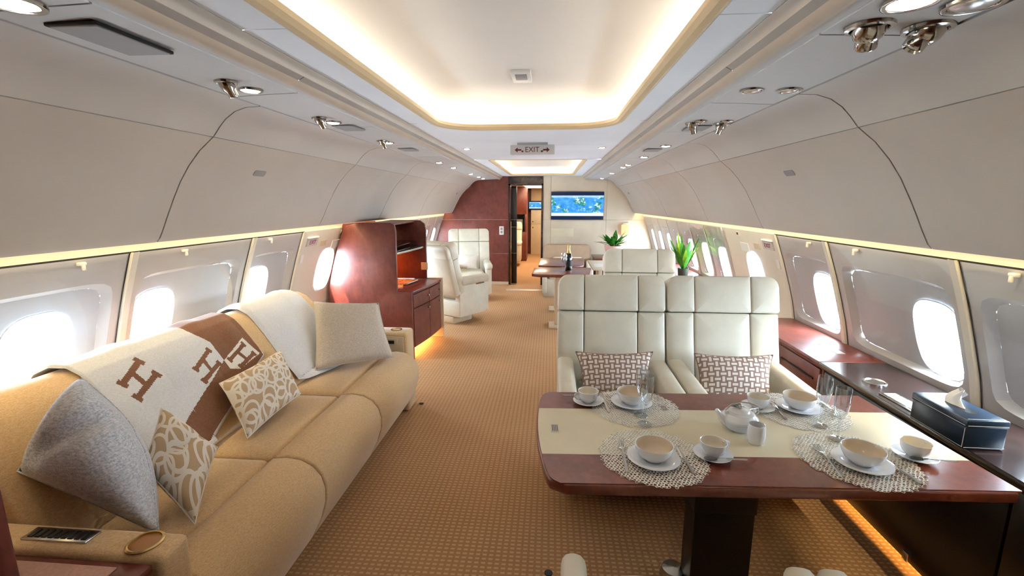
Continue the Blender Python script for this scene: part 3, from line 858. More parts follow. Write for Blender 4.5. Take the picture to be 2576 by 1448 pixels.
# ================================================================== SOFA
S = thing('sofa', 'long tan fabric sofa against the left windows', 'sofa', (-1.3, 2.1, 0))
SY0, SY1 = 1.09, 3.14
bobj('base', rbox(-1.95, -.93, SY0+.02, SY1-.02, .03, .34, .02), 'sofa_fabric', S)
cuts = [SY0, 1.712, 2.372, SY1]
FRONT = [(-1.035, .30), (-1.030, .455), (-1.010, .474), (-.95, .481), (-.885, .472), (-.835, .445), (-.800, .400), (-.786, .345), (-.790, .28), (-.815, .20), (-.865, .10), (-.905, .045), (-.96, .04), (-.96, .28)]
for a, b in zip(cuts, cuts[1:]):
    M_ = Matrix.Translation((-1.195, (a+b)/2, .385))
    bobj('seat_cushion', puff(.345, b-a-.006, .175, .03, (0, 0, .006), 10, M_), 'sofa_fabric', S)
    bobj('seat_front', prism(FRONT, 'y', a+.004, b-.004, .010, 3), 'sofa_fabric', S, sharp=60)
BACK = [(-1.33, .42), (-1.345, .50), (-1.42, .635), (-1.51, .775), (-1.565, .850), (-1.605, .890), (-1.660, .915), (-1.73, .915), (-1.79, .885), (-1.84, .82), (-1.93, .60), (-1.95, .42)]
for a, b in ((SY0, 2.115), (2.115, SY1)):
    bobj('back_cushion', prism(BACK, 'y', a+.003, b-.003, .012, 3), 'sofa_fabric', S, sharp=60)
# far arm with socket and cup ring
fa = bobj('armrest', rbox(-1.93, -.875, 3.15, 3.33, .0, .612, .025, 3), 'sofa_fabric', S)
bobj('front_pad', rbox(-1.40, -.90, 3.142, 3.156, .36, .585, .006), 'tan_panel', fa)
so_ = bobj('socket_plate', rbox(-1.03, -.94, 3.134, 3.146, .52, .575, .003), 'tan_panel', fa)
v, f = lathe([(.042, .001), (.042, .005), (.034, .006), (.030, -.02), (0.0005, -.02)], 24, -.98, 3.24, .612); mesh('cup_ring', v, f, 'brass', fa)
bobj('socket', rbox(-1.012, -.965, 3.130, 3.138, .535, .560, .001), 'black_plastic', S)
# near arm with the control strip and the cup holder
na = bobj('armrest', rbox(-1.60, -.862, .985, 1.087, .0, .620, .020, 3), 'sofa_fabric', S)
cp = bobj('control_strip', rbox(-1.310, -1.110, 1.014, 1.062, .619, .626, .002), 'steel', na)
for k in range(9):
    x = -1.298+.0205*k
    bobj('button', rbox(x, x+.015, 1.022, 1.054, .6255, .6285, .001, 1), 'black_plastic', cp)
v, f = lathe([(.045, 0), (.046, .004), (.042, .007), (.038, .006), (.037, .001)], 32, -.950, 1.034, .6195)
hole = mesh('cup_holder', v, f, 'brass', na)
v, f = lathe([(.0375, .0012), (.02, .0014), (.0005, .0014)], 28, -.950, 1.034, .6195); mesh('cup_well', v, f, 'amber', hole)
# side cabinet in front of the arm
c = thing('side_cabinet', 'red wood side cabinet with pink woven top in the bottom left corner', 'cabinet', (-1.35, .66, 0))
bobj('body', rbox(-1.62, -.90, .34, .975, 0, .580, .006), 'wood_red', c)
bobj('top_frame', rbox(-1.64, -.885, .33, .982, .580, .602, .004), 'wood_red', c)
bobj('woven_inset', rbox(-1.60, -.965, .37, .962, .601, .606, .002), 'mat_pink', c)
p = thing('partition_post', 'dark red wood post at the left edge of the picture', 'partition', (-1.25, .84, 0))
bobj('panel', rbox(-1.62, at(47, 1400, y=.90).x, .86, .90, .607, 1.30, .012, 3), 'wood_red', p)

# ---- throw blankets
P0 = Vector((-1.335, 0, .47)); DD = Vector((-.250, 0, .410)).normalized(); NN = Vector((DD.z, 0, -DD.x))
def ys(u, v):
    q = at_plane(u, v, P0+NN*.02, NN); return (q.y, (q-P0).dot(DD))
# centre line the cloth follows: seat, up the back, over the top and down behind
PATH = [(-1.10, .486), (-1.20, .487), (-1.30, .490), (-1.335, .505), (-1.355, .535), (-1.432, .648), (-1.522, .788), (-1.577, .862), (-1.612, .900), (-1.662, .927), (-1.73, .928), (-1.80, .897), (-1.852, .83), (-1.90, .72)]
PV = [Vector(p) for p in PATH]
arc = [0.0]
for a, b in zip(PV, PV[1:]): arc.append(arc[-1]+(b-a).length)
k0 = 3
def s_at(i): return arc[i]-arc[k0]-.02
SS = [s_at(i) for i in range(len(PV))]
def cloth_pt(s, lift):
    for i in range(len(SS)-1):
        if s <= SS[i+1] or i == len(SS)-2:
            t = (s-SS[i])/(SS[i+1]-SS[i]); p = PV[i].lerp(PV[i+1], t)
            tg = (PV[i+1]-PV[i]).normalized(); nn = Vector((tg.y, -tg.x))
            if nn.y < 0 and abs(nn.y) > .7: nn = -nn
            if nn.x < 0 and abs(nn.y) <= .7: nn = -nn
            if i >= 10: nn = Vector((-.3, .95)).normalized() if nn.y > .3 else Vector((-1, .2)).normalized()
            return p+nn*lift
def inpoly(p, poly):
    x, y = p; r = False; j = len(poly)-1
    for i in range(len(poly)):
        xi, yi = poly[i]; xj, yj = poly[j]
        if (yi > y) != (yj > y) and x < (xj-xi)*(y-yi)/(yj-yi)+xi: r = not r
        j = i
    return r
def cloth(name, label, y0, y1, slo, shi, ny, ns, mats, classify, thick=.010):
    """thick cloth; slo(y), shi(y): lower and upper end along the path"""
    th = thing(name, label, 'blanket', (-1.5, (y0+y1)/2, .47))
    vs, fs, mi = [], [], []
    for side in (0, 1):
        for i in range(ny+1):
            y = y0+(y1-y0)*i/ny
            for j in range(ns+1):
                t = j/ns; s = slo(y)*(1-t)+shi(y)*t
                wv = .004*math.sin(y*16+s*9)+.003*math.sin(y*31-s*14)
                edge = min(1.0, min(i, ny-i, j, ns-j)/3.0)
                q = cloth_pt(s, .006+max(0, wv)+(thick*edge if side == 0 else 0))
                vs.append((q.x, y, q.y))
    n1 = ns+1; o2 = (ny+1)*n1
    for i in range(ny):
        for j in range(ns):
            a, b, c, d = i*n1+j, (i+1)*n1+j, (i+1)*n1+j+1, i*n1+j+1
            yc = y0+(y1-y0)*(i+.5)/ny; t = (j+.5)/ns; sc = slo(yc)*(1-t)+shi(yc)*t
            k = classify(yc, sc)
            fs.append((a, b, c, d)); mi.append(k); fs.append((o2+a, o2+d, o2+c, o2+b)); mi.append(k)
    me = bpy.data.meshes.new('cloth'); me.from_pydata(vs, [], fs)
    for mm in mats: me.materials.append(MATS[mm])
    me.polygons.foreach_set('material_index', mi); me.polygons.foreach_set('use_smooth', [True]*len(fs)); me.update()
    bmm = bmesh.new(); bmm.from_mesh(me); bmesh.ops.recalc_face_normals(bmm, faces=bmm.faces); bmm.to_mesh(me); bmm.free()
    link(bpy.data.objects.new('cloth', me), th, True)
    return th
def H_shapes(a, b, c, d, w=.024, ser=.022):
    """serif letter: strokes a-b and c-d, bar between their middles; returns polygons in (y,s)"""
    a, b, c, d = [Vector(q) for q in (a, b, c, d)]
    out = []
    def bar(p, q, w):
        t = (q-p).normalized(); n = Vector((-t.y, t.x))*w/2
        out.append([tuple(p+n), tuple(q+n), tuple(q-n), tuple(p-n)])
    bar(a, b, w); bar(c, d, w); bar((a+b)/2, (c+d)/2, w)
    for p, q in ((a, b), (c, d)):
        t = (q-p).normalized(); n = Vector((-t.y, t.x))
        for e in (p, q): bar(e-n*ser, e+n*ser, w*.9)
    return out
HS = []
for px in ([(373, 930), (329, 991), (412, 964), (363, 1027)], [(541, 901), (507, 951), (565, 934), (527, 981)], [(624, 886), (592, 926), (650, 908), (618, 942)]):
    HS += H_shapes(*[ys(*q) for q in px], **({} if px[0][0] == 373 else dict(w=.021, ser=.017)))
Bc = ys(577, 927)
EDGE_A, EDGE_B = ys(672, 912), ys(548, 1118)
BROWN = [ys(505, 856), ys(545, 880), Bc, ys(488, 1075), ys(470, 1110), ys(520, 1180), EDGE_B, EDGE_A, ys(640, 858), (ys(640, 858)[0]-.02, .95), (ys(505, 856)[0]-.05, .95)]
SQ = [Bc, ys(622, 868), ys(664, 908), ys(618, 948), ys(592, 948)]
def cls(y, s):
    if any(inpoly((y, s), h) for h in HS): return 1
    if inpoly((y, s), SQ): return 2
    if inpoly((y, s), BROWN): return 1
    return 0
by0, by1 = 1.50, EDGE_A[0]+.015
def slo(y):
    if y < EDGE_B[0]: return max(-.14, EDGE_B[1]-.04)
    t = (y-EDGE_B[0])/(EDGE_A[0]-EDGE_B[0]); return EDGE_B[1]*(1-t)+EDGE_A[1]*t-.015
cloth('throw_blanket', 'grey cream throw with brown band and large brown H marks over the sofa back', by0, by1, slo, lambda y: .86, 300, 210, ['wool_cream', 'wool_brown', 'wool_trim'], cls)
T0, T1 = 2.475, 3.05
cloth('throw_blanket', 'plain pale cream throw on the sofa back beside the beige cushion', T0, T1, lambda y: -.03-.13*math.sin(max(0, min(1, (y-T0)/(T1-T0)))*math.pi*.62), lambda y: .86, 70, 90, ['wool_cream'], lambda y, s: 0, .014)

# ---- cushions on the sofa
pillow('cushion', [at(207, 950, y=1.40), at(44, 1185, y=1.16), at(400, 1342, y=1.155), at(378, 1085, y=1.34)], .32, 'pillow_grey', 'large blue-grey woven cushion at the near end of the sofa', bow=.02, fold=.24, soft=3)
def onback(u, v, gap): return at_plane(u, v, P0+NN*gap, NN)
pillow('cushion', [at(406, 1026, y=1.55), at(358, 1174, y=1.34), at(490, 1318, z=.495), at(546, 1124, y=1.52)], .14, 'pillow_rings', 'folded tan cushion with pale ring pattern beside the grey cushion', bow=.05, fold=.42, group='ring-pattern cushions')
pillow('cushion', [onback(552, 964, .075), onback(706, 880, .075), at(756, 990, z=.545), at(622, 1102, z=.505)], .12, 'pillow_rings', 'tan cushion with pale ring pattern in the middle of the sofa', bow=.06, group='ring-pattern cushions')
pillow('cushion', [onback(789, 758, .07), at(952, 762, y=3.07), at(990, 898, z=.525), at(794, 930, z=.515)], .15, 'pillow_beige', 'plain beige woven cushion at the far end of the sofa', bow=.05)

# ================================================================== ARMCHAIRS
def back_frame(y0, z0, ty, tz):
    up = Vector((0, ty, tz)).normalized(); nf = Vector((0, -up.z, up.y))     # nf points to the sitter
    return Vector((0, y0, z0)), up, nf
def frame_matrix(o, ex, ey, ez):
    M_ = Matrix.Identity(4)
    for i in range(3): M_[i][0] = ex[i]; M_[i][1] = ey[i]; M_[i][2] = ez[i]; M_[i][3] = o[i]
    return M_
def armchair(label, group, loc, rz=0, W=.64, mat='leather', roll=False, foot=False, top=1.10, arms=True, base=True, aw=.093):
    """origin on the floor under the seat, sitter faces local -y"""
    t = thing('armchair', label, 'armchair', loc, rz, group)
    h = W/2
    if base:
        bobj('base', rbox(-.20, .20, -.20, .16, .0, .10, .02), 'tan_panel', t, world=False)
        bobj('seat_body', rbox(-h+.005, h-.005, -.36, .17, .10, .32, .03), mat, t, world=False)
    bobj('seat_cushion', puff(W-.20, .54, .15, .05, (0, 0, .018), 10, Matrix.Translation((0, -.15, .385))), mat, t, world=False)
    o, up, nf = back_frame(.125, .40, .19, .66)
    ex = Vector((1, 0, 0)); H = (top-.40)/up.z
    def panel(nm, x0, x1, s0, s1, th, off, par=None, mt=mat, dome=.009, rad=(.012, .012, .012, .012), e=.012):
        """padded leather panel; rad: corner radii top-left, top-right, bottom-right, bottom-left"""
        x0 += .0015; x1 -= .0015; s0 += .0015; s1 -= .0015
        def loop(ins):
            out = []
            for (cx, cs, a0, r) in ((x1, s1, 0, rad[1]), (x0, s1, 90, rad[0]), (x0, s0, 180, rad[3]), (x1, s0, 270, rad[2])):
                r2 = max(.001, r-ins); mx = cx+(-1 if cx == x1 else 1)*(ins+r2); my = cs+(-1 if cs == s1 else 1)*(ins+r2)
                for k in range(7):
                    a_ = math.radians(a0+15*k); out.append((mx+r2*math.cos(a_), my+r2*math.sin(a_)))
            return out
        half = min(x1-x0, s1-s0)/2
        rows = [(e*.8, -th/2), (0, -th/2+e), (0, th/2-e), (e*.12, th/2-e*.45), (e*.45, th/2-e*.12), (e, th/2)]
        for q in (.12, .25, .45, .7, .93): rows.append((e+(half-e)*q, th/2+dome*(1-(1-q)**3)))
        vs, fs = [], []
        for ins, zz in rows:
            for (x, s_) in loop(ins): p_ = o+up*s_+nf*(off+zz); vs.append((x, p_.y, p_.z))
        n = 28
        for q in range(len(rows)-1):
            for i in range(n): fs.append((q*n+i, q*n+(i+1) % n, (q+1)*n+(i+1) % n, (q+1)*n+i))
        fs.append(tuple(range(n))[::-1]); fs.append(tuple((len(rows)-1)*n+i for i in range(n)))
        return mesh(nm, vs, fs, mt, par or t, world=False, sharp=70)
    seam = H*.70; z_ = .010; R_ = .065
    sh = panel('back_shell', -h+.006, h-.006, .0, H-.012, .09, -.045, None, mat, -.0, (R_, R_, .03, .03), .02)
    bk = panel('backrest', -h*.50, h*.50, .0, seam, .10, .030, rad=(z_,)*4)
    panel('side_panel', -h, -h*.50, .0, seam, .10, .032, bk, rad=(z_, z_, z_, .02)); panel('side_panel', h*.50, h, .0, seam, .10, .032, bk, rad=(z_, z_, .02, z_))
    hr = panel('headrest', -h*.50, h*.50, seam, H, .125, .042, rad=(z_,)*4)
    panel('side_panel', -h, -h*.50, seam, H, .125, .042, hr, rad=(R_, z_, z_, .016)); panel('side_panel', h*.50, h, seam, H, .125, .042, hr, rad=(z_, R_, .016, z_))
    # band across the back of the headrest
    panel('rear_band', -h, h, seam+.03, H-.004, .07, -.062, hr, mat, -.006, (R_, R_, .012, .012), .02)
    if arms:
        for s in (-1, 1):
            x0, x1 = sorted((s*(h-.002-aw), s*(h-.002)))
            if roll:
                a = bobj('armrest', rbox(x0, x1, -.40, .16, .12, .56, .02, 2), mat, t, world=False)
                bobj('arm_pad', rbox(x0-.018, x1+.018, -.42, .14, .50, .62, .055, 4), mat, a, world=False)
                bobj('arm_panel', rbox(x1-.004 if s > 0 else x0-.004, x1+.004 if s > 0 else x0+.004, -.30, -.14, .50, .56, .003), 'steel', a, world=False)
            else:
                prof = [(.14, .12), (-.38, .12), (-.41, .20), (-.415, .50), (-.405, .610), (-.37, .638), (.10, .648), (.15, .640)]
                a = bobj('armrest', prism(prof, 'x', x0, x1, .028, 3), mat, t, world=False, sharp=60)
                if s < 0: bobj('slot', rbox(x1-.002, x1+.003, -.36, -.31, .52, .57, .002), 'black_plastic', a, world=False)
    if foot: bobj('footrest', rbox(-h+.11, h-.11, -.445, -.385, .08, .36, .025), mat, t, world=False)
    return t
G1 = 'cream leather dining chairs facing the camera'
armchair('cream leather chair facing the camera across the dining table, by the aisle', G1, (.530, 2.52, 0), W=.635)
armchair('cream leather chair facing the camera across the dining table, by the window', G1, (1.178, 2.53, 0), W=.640)
armchair('cream leather chair in a second row behind the dining chairs', None, (.985, 4.05, 0), W=.64, top=1.11)
G2 = 'near dining chairs seen from behind'
armchair('cream chair in the foreground whose arm tip shows below the table at the aisle', G2, (.5225, .700, 0), math.pi, W=.645, aw=.066)
armchair('cream chair in the foreground beside the console, one rounded arm tip showing', G2, (1.168, .700, 0), math.pi, W=.62, top=1.10, aw=.066)
armchair('white leather armchair on the left seen from behind, beside the wood cabinet', 'left club armchairs', (-1.15, 5.90, 0), math.pi-.58, W=.66, roll=True, top=1.05)
armchair('white leather armchair on the left facing the camera by the wood bulkhead', 'left club armchairs', (-1.16, 7.42, 0), .20, W=.68, roll=True, foot=True, top=1.10)
armchair('white armchair seen through the doorway in the next cabin', None, (-.87, 11.6, 0), .0, W=.62, roll=True, top=1.05)
# cushions on chairs
pillow('cushion', [at(1448, 884, y=2.50), at(1643, 884, y=2.50), at(1636, 1010, y=2.34), at(1462, 1010, y=2.34)], .12, 'pillow_weave', 'basket-weave cushion on the dining chair by the aisle', group='basket-weave cushions', bow=.12)
pillow('cushion', [at(1746, 888, y=2.51), at(1945, 892, y=2.51), at(1948, 1020, y=2.35), at(1752, 1016, y=2.35)], .12, 'pillow_weave', 'basket-weave cushion on the dining chair by the window', group='basket-weave cushions', bow=.12)
pillow('cushion', [(-1.33, 7.36, .71), (-.99, 7.32, .71), (-.99, 7.22, .50), (-1.33, 7.26, .50)], .09, 'pillow_beige', 'pale peach cushion on the white armchair facing the camera', bow=.06)

# ================================================================== WOOD CABINET ON THE LEFT
K = thing('bar_cabinet', 'glossy red wood bar cabinet with open display niche behind the sofa', 'cabinet', (-1.5, 4.7, 0))
KY0, KY1 = 4.30, 5.13
side_poly = [(-1.985, .0), (-1.185, .0), (-1.185, .685), (-1.33, .685), (-1.33, .76), (-1.318, 1.28), (-1.33, 1.345), (-1.37, 1.362), (-1.64, 1.362), (-1.72, 1.350), (-1.80, 1.335), (-1.845, 1.28), (-1.90, 1.14), (-1.96, .95), (-2.00, .80), (-2.03, .66), (-2.03, .30)]
bobj('side_panel', prism(side_poly, 'y', KY0, KY0+.035, .004, 2), 'wood_red', K, sharp=50)
far_poly = [(-1.98, .70), (-1.245, .70), (-1.235, 1.24), (-1.25, 1.32), (-1.30, 1.358), (-1.64, 1.360), (-1.72, 1.350), (-1.86, 1.25), (-1.95, .95)]
bobj('side_panel', prism(far_poly, 'y', KY1-.05, KY1-.015, .006, 2), 'wood_red', K, sharp=50)
bobj('back_panel', rbox(-1.86, -1.82, KY0+.03, KY1-.03, .70, 1.35, 0), 'wood_red', K)
bobj('top_panel', rbox(-1.70, -1.36, KY0+.035, KY1-.05, 1.335, 1.352, .004), 'wood_red', K)
# counter with a gently bowed front
ctr = [(-1.95, KY0+.035), (-1.195, KY0+.035)]
for k in range(9):
    t_ = k/8; ctr.append((-1.185+.10*math.sin(t_*math.pi/2)*.95, KY0+.04+(KY1-KY0-.05)*t_))
ctr += [(-1.95, KY1-.01)]
bobj('worktop', prism(ctr, 'z', .662, .690, .004, 2), 'wood_red', K, sharp=50)
low = [(p[0]-.02 if p[0] > -1.9 else p[0], p[1]) for p in ctr]
bobj('carcass', prism(low, 'z', .10, .662, 0), 'wood_red', K, sharp=50)
def fpt(t_): return Vector((-1.185+.095*math.sin(t_*math.pi/2)-.018, KY0+.04+(KY1-KY0-.05)*t_, 0))
def bowed(nm, t0, t1, z0, z1, mat, par):
    vs, fs = [], []
    n = 6
    for k in range(n+1):
        p = fpt(t0+(t1-t0)*k/n)
        vs += [(p.x, p.y, z0), (p.x, p.y, z1), (p.x+.014, p.y-.002, z1), (p.x+.014, p.y-.002, z0)]
    for k in range(n):
        for i in range(4): fs.append((4*k+i, 4*k+(i+1) % 4, 4*k+4+(i+1) % 4, 4*k+4+i))
    fs += [(3, 2, 1, 0), (4*n, 4*n+1, 4*n+2, 4*n+3)]
    return mesh(nm, vs, fs, mat, par, sharp=40)
def knob(par, t_, z):
    p = fpt(t_)
    v, f = lathe([(0.0005, .024), (.012, .022), (.014, .016), (.008, .009), (.006, 0)], 16)
    M_ = Matrix.Translation((p.x+.013, p.y, z)) @ Matrix.Rotation(math.radians(90), 4, 'Y')
    mesh('knob', [M_ @ Vector(q) for q in v], f, 'steel', par)
for (t0, t1, kt) in ((.02, .49, .44), (.50, .97, .88)):
    dw = bowed('drawer', t0, t1, .515, .650, 'wood_red', K); knob(dw, kt, .585)
    do = bowed('door', t0, t1, .115, .505, 'wood_red', K); knob(do, kt, .455)
bobj('end_trim', rbox(-1.40, -1.068, KY1-.012, KY1+.012, .0, .700, .004), 'tan_panel', K)
bobj('toe_light', rbox(-1.50, -1.235, KY0+.06, KY1-.06, .082, .092, 0), 'led_toe', K)
gs = bobj('glass_shelf', rbox(-1.82, -1.335, KY0+.04, KY1-.055, 1.075, 1.087, .002, 1), 'shelf_glass', K)
bobj('glass_shelf', rbox(-1.82, -1.335, KY0+.04, KY1-.055, 1.125, 1.133, .002, 1), 'shelf_glass', K)
bobj('shelf_rim', prism([(-1.82, KY0+.037), (-1.33, KY0+.037), (-1.285, KY0+.40), (-1.26, KY1-.052), (-1.82, KY1-.052)], 'z', 1.050, 1.072, .002, 2), 'steel', K)
bobj('niche_light', rbox(-1.80, -1.76, KY0+.10, KY1-.12, 1.040, 1.048, 0), 'niche_lamp', K)
bobj('mirror_strip', rbox(-1.815, -1.805, KY0+.30, KY0+.36, 1.09, 1.345, 0), 'chrome', K)
o = bobj('wall_plate', rbox(-1.30, -1.225, KY1-.068, KY1-.049, .80, .885, .003), 'tan_panel', K)
for k, (x, y, a, w, h) in enumerate(((-1.47, 4.58, .3, .21, .28), (-1.42, 4.80, -.15, .20, .27))):
    t_ = thing('magazine', ('magazine with orange cover on the cabinet worktop, nearer one', 'magazine with orange cover on the cabinet worktop, farther one')[k], 'magazine', (x, y, .690+.0115*k), a, 'magazines on the cabinet')
    bobj('pages', rbox(-w/2, w/2, -h/2, h/2, .0005, .009, .001, 1), 'tissue_paper', t_, world=False)
    bobj('cover', rbox(-w/2-.002, w/2+.002, -h/2-.002, h/2+.002, .009, .0105, 0), 'magazine_cover', t_, world=False)

# ================================================================== CONSOLES ON THE RIGHT
def console(label, y0, y1, mat, cat='console', drawers=0, body='wood_black'):
    t_ = thing('wall_console', label, cat, (1.85, (y0+y1)/2, 0))
    poly = [(1.735, .09), (1.722, .10), (1.720, .635), (2.045, .635), (2.06, .5), (2.05, .30), (2.03, .09)]
    bobj('body', prism(poly, 'y', y0+.004, y1-.004, .003, 2), body, t_, sharp=50)
    bobj('worktop', prism([(1.688, .640), (1.682, .655), (1.688, .668), (2.050, .668), (2.055, .640)], 'y', y0+.001, y1-.001, .002, 2), mat, t_, sharp=50)
    bobj('plinth', rbox(1.83, 2.0, y0+.004, y1-.004, 0, .09, 0), body, t_)
    for k in range(drawers):
        a = y0+(y1-y0)*k/drawers+.02; b = y0+(y1-y0)*(k+1)/drawers-.02
        d_ = bobj('drawer', rbox(1.708, 1.724, a, b, .40, .615, .004), body, t_)
        bobj('pull', rbox(1.700, 1.709, a+.05, b-.05, .535, .545, .002), 'dark_gap', d_)
    return t_
c1 = console('near-black wood console under the right windows beside the dining table', Y0+.1, 2.60, 'wood_dark')
for (a, b) in ((-1.2, -.25), (-.24, .71), (.72, 1.50), (1.51, 2.58)):
    bobj('front_panel', rbox(1.711, 1.723, a, b, .035, .615, .003), 'wood_black', c1)
bobj('toe_light', rbox(1.765, 1.79, .2, 2.5, .080, .086, 0), 'led_toe', c1)
for yy in (1.58, 1.86): bobj('hinge', rbox(1.702, 1.713, yy-.015, yy+.015, .035, .075, .002), 'steel', c1)
v, f = lathe([(.052, 0), (.052, .004), (.046, .006), (.041, .003), (.040, -.002), (.038, .0005), (0.0005, .0005)], 32, 1.790, 2.305, .668); cr = mesh('cup_ring', v, f, 'steel', c1)
pl_ = bobj('control_plate', rbox(1.715, 1.795, 1.965, 2.165, .668, .672, .002), 'steel', c1)
for k in range(5): bobj('button', rbox(1.728, 1.782, 1.978+.037*k, 2.006+.037*k, .671, .675, .001, 1), 'plastic_white', pl_)
c2 = console('red wood console section under the right window next to the dining chairs', 2.60, 3.63, 'wood_red', drawers=2, body='wood_red')
for yy in (2.78, 2.92): bobj('reflection_patch', rbox(1.87, 1.92, yy-.03, yy+.03, .668, .670, .001), 'rail_tan', c2)  # tan patches standing in for reflections on the worktop
c3 = console('red wood console along the far right windows carrying the tall plant', 4.78, 8.0, 'wood_red', drawers=5, body='wood_red')
# tissue box
t_ = thing('tissue_box', 'navy leather tissue box with pale stitching on the dark console', 'tissue box', (1.738, 1.785, .668))
bobj('body', rbox(1.668, 1.808, 1.660, 1.912, .668, .775, .006), 'box_navy', t_)
ld = bobj('lid', rbox(1.665, 1.811, 1.657, 1.915, .752, .782, .006), 'box_navy', t_)
for (x0, x1, y0, y1, z0, z1) in ((1.670, 1.806, 1.6558, 1.6568, .760, .762), (1.670, 1.806, 1.6588, 1.6598, .675, .677), (1.6636, 1.6648, 1.662, 1.910, .760, .762), (1.6666, 1.6678, 1.665, 1.908, .675, .677), (1.6666, 1.6678, 1.663, 1.665, .675, .750), (1.675, 1.801, 1.667, 1.669, .7815, .7828)):
    bobj('stitching', rbox(x0, x1, y0, y1, z0, z1, 0), 'stitch', t_)
bm = bmesh.new(); L = rrect_loop(1.716, 1.760, 1.712, 1.862, .021, 8); bm.faces.new([bm.verts.new((x, y, .7826)) for x, y in L]); bobj('opening', bm, 'black_plastic', t_, smooth=False)
vs, fs = [], []
for j in range(13):
    t2 = j/12; 
    for i in range(25):
        a = 2*math.pi*i/24; w = (.030*(1-.62*t2)+.006*math.sin(3*a+4*t2))
        vs.append((1.738+.5*w*math.cos(a)+.012*t2, 1.80+1.25*w*math.sin(a)+.012*math.sin(4*t2), .781+.060*t2+.008*math.sin(a*2)*t2))
for j in range(12):
    for i in range(24): fs.append((j*25+i, j*25+i+1, (j+1)*25+i+1, (j+1)*25+i))
tis = mesh('tissue', vs, fs, 'tissue_paper', t_)

# ================================================================== DINING TABLE
TZ = .72
A_ = math.radians(3.0); ca, sa = math.cos(A_), math.sin(A_)
TO = Vector((.845, 1.62, 0))
def T(x, y): return (TO.x+x*ca-y*sa, TO.y+x*sa+y*ca)       # table frame -> place
T_ = thing('dining_table', 'red wood dining table with cream centre band, laid for four', 'table', (TO.x, TO.y, 0))
xl, xr, yn, yf = -.690, .695, -.335, .352
def bowx(y): return xl-.035*(1-((y-.008)/.35)**2)
def outline(inset=0.0):
    pts = []
    n = 26
    ys_ = [yn+inset+(yf-yn-2*inset)*k/n for k in range(n+1)]
    rc = .05
    left = []
    for y in ys_:
        d_ = min(y-(yn+inset), (yf-inset)-y); cut = 0
        if d_ < rc: cut = rc-math.sqrt(max(0, rc*rc-(rc-d_)**2))
        left.append((bowx(y)+inset+cut, y))
    right = []
    rc2 = .02
    for y in ys_[::-1]:
        d_ = min(y-(yn+inset), (yf-inset)-y); cut = 0
        if d_ < rc2: cut = rc2-math.sqrt(max(0, rc2*rc2-(rc2-d_)**2))
        right.append((xr-inset-cut-.0*y, y))
    return left[::-1]+right[::-1]
def slab(nm, pts, z0, z1, mat, par, r=.004):
    P_ = [T(*p) for p in pts]
    bm = prism(P_, 'z', z0, z1, r, 2)
    return bobj(nm, bm, mat, par, sharp=50)
slab('edge', outline(), TZ-.038, TZ-.003, 'wood_table', T_, .006)
def band(y0, y1, nm, mat):
    pts = []
    for k in range(11):
        y = y0+(y1-y0)*k/10; d_ = min(y-yn, yf-y); cut = .006
        if d_ < .05: cut = .006+.05-math.sqrt(max(0, .05**2-(.05-d_)**2))
        pts.append((bowx(y)+cut, y))
    R_ = [(xr-.006, y1), (xr-.006, y0)]
    slab(nm, pts+R_, TZ-.006, TZ, mat, T_, 0)
band(yn+.006, -.168, 'top_board', 'wood_table'); band(-.167, .181, 'centre_band', 'band_cream'); band(.182, yf-.006, 'top_board', 'wood_table')
x0, y0 = -.672, .012
tg = slab('metal_tag', [(x0, y0-.03), (x0+.030, y0-.03), (x0+.030, y0+.03), (x0, y0+.03)], TZ, TZ+.0012, 'sign_plate', T_, 0)
for k in range(4): slab('engraving', [(x0+.005+.006*k, y0-.024), (x0+.008+.006*k, y0-.024), (x0+.008+.006*k, y0+.024), (x0+.005+.006*k, y0+.024)], TZ+.0011, TZ+.0016, 'black_plastic', tg, 0)
pd = bobj('pedestal', rbox(.722, .945, 1.60, 1.72, .02, TZ-.045, .008), 'pedestal_black', T_)
bobj('sleeve', rbox(.715, .948, 1.592, 1.728, .40, TZ-.04, .008), 'pedestal_black', pd)
bobj('foot', rbox(.70, .97, 1.55, 1.78, 0, .03, .012), 'pedestal_black', T_)
bobj('cross_beam', rbox(.40, 1.28, 1.60, 1.70, TZ-.065, TZ-.037, .004), 'pedestal_black', T_)
v, f = lathe([(.0005, .07), (.045, .065), (.055, .03), (.055, 0)], 24, .690, 1.70); mesh('foot_cap', v, f, 'steel', T_)

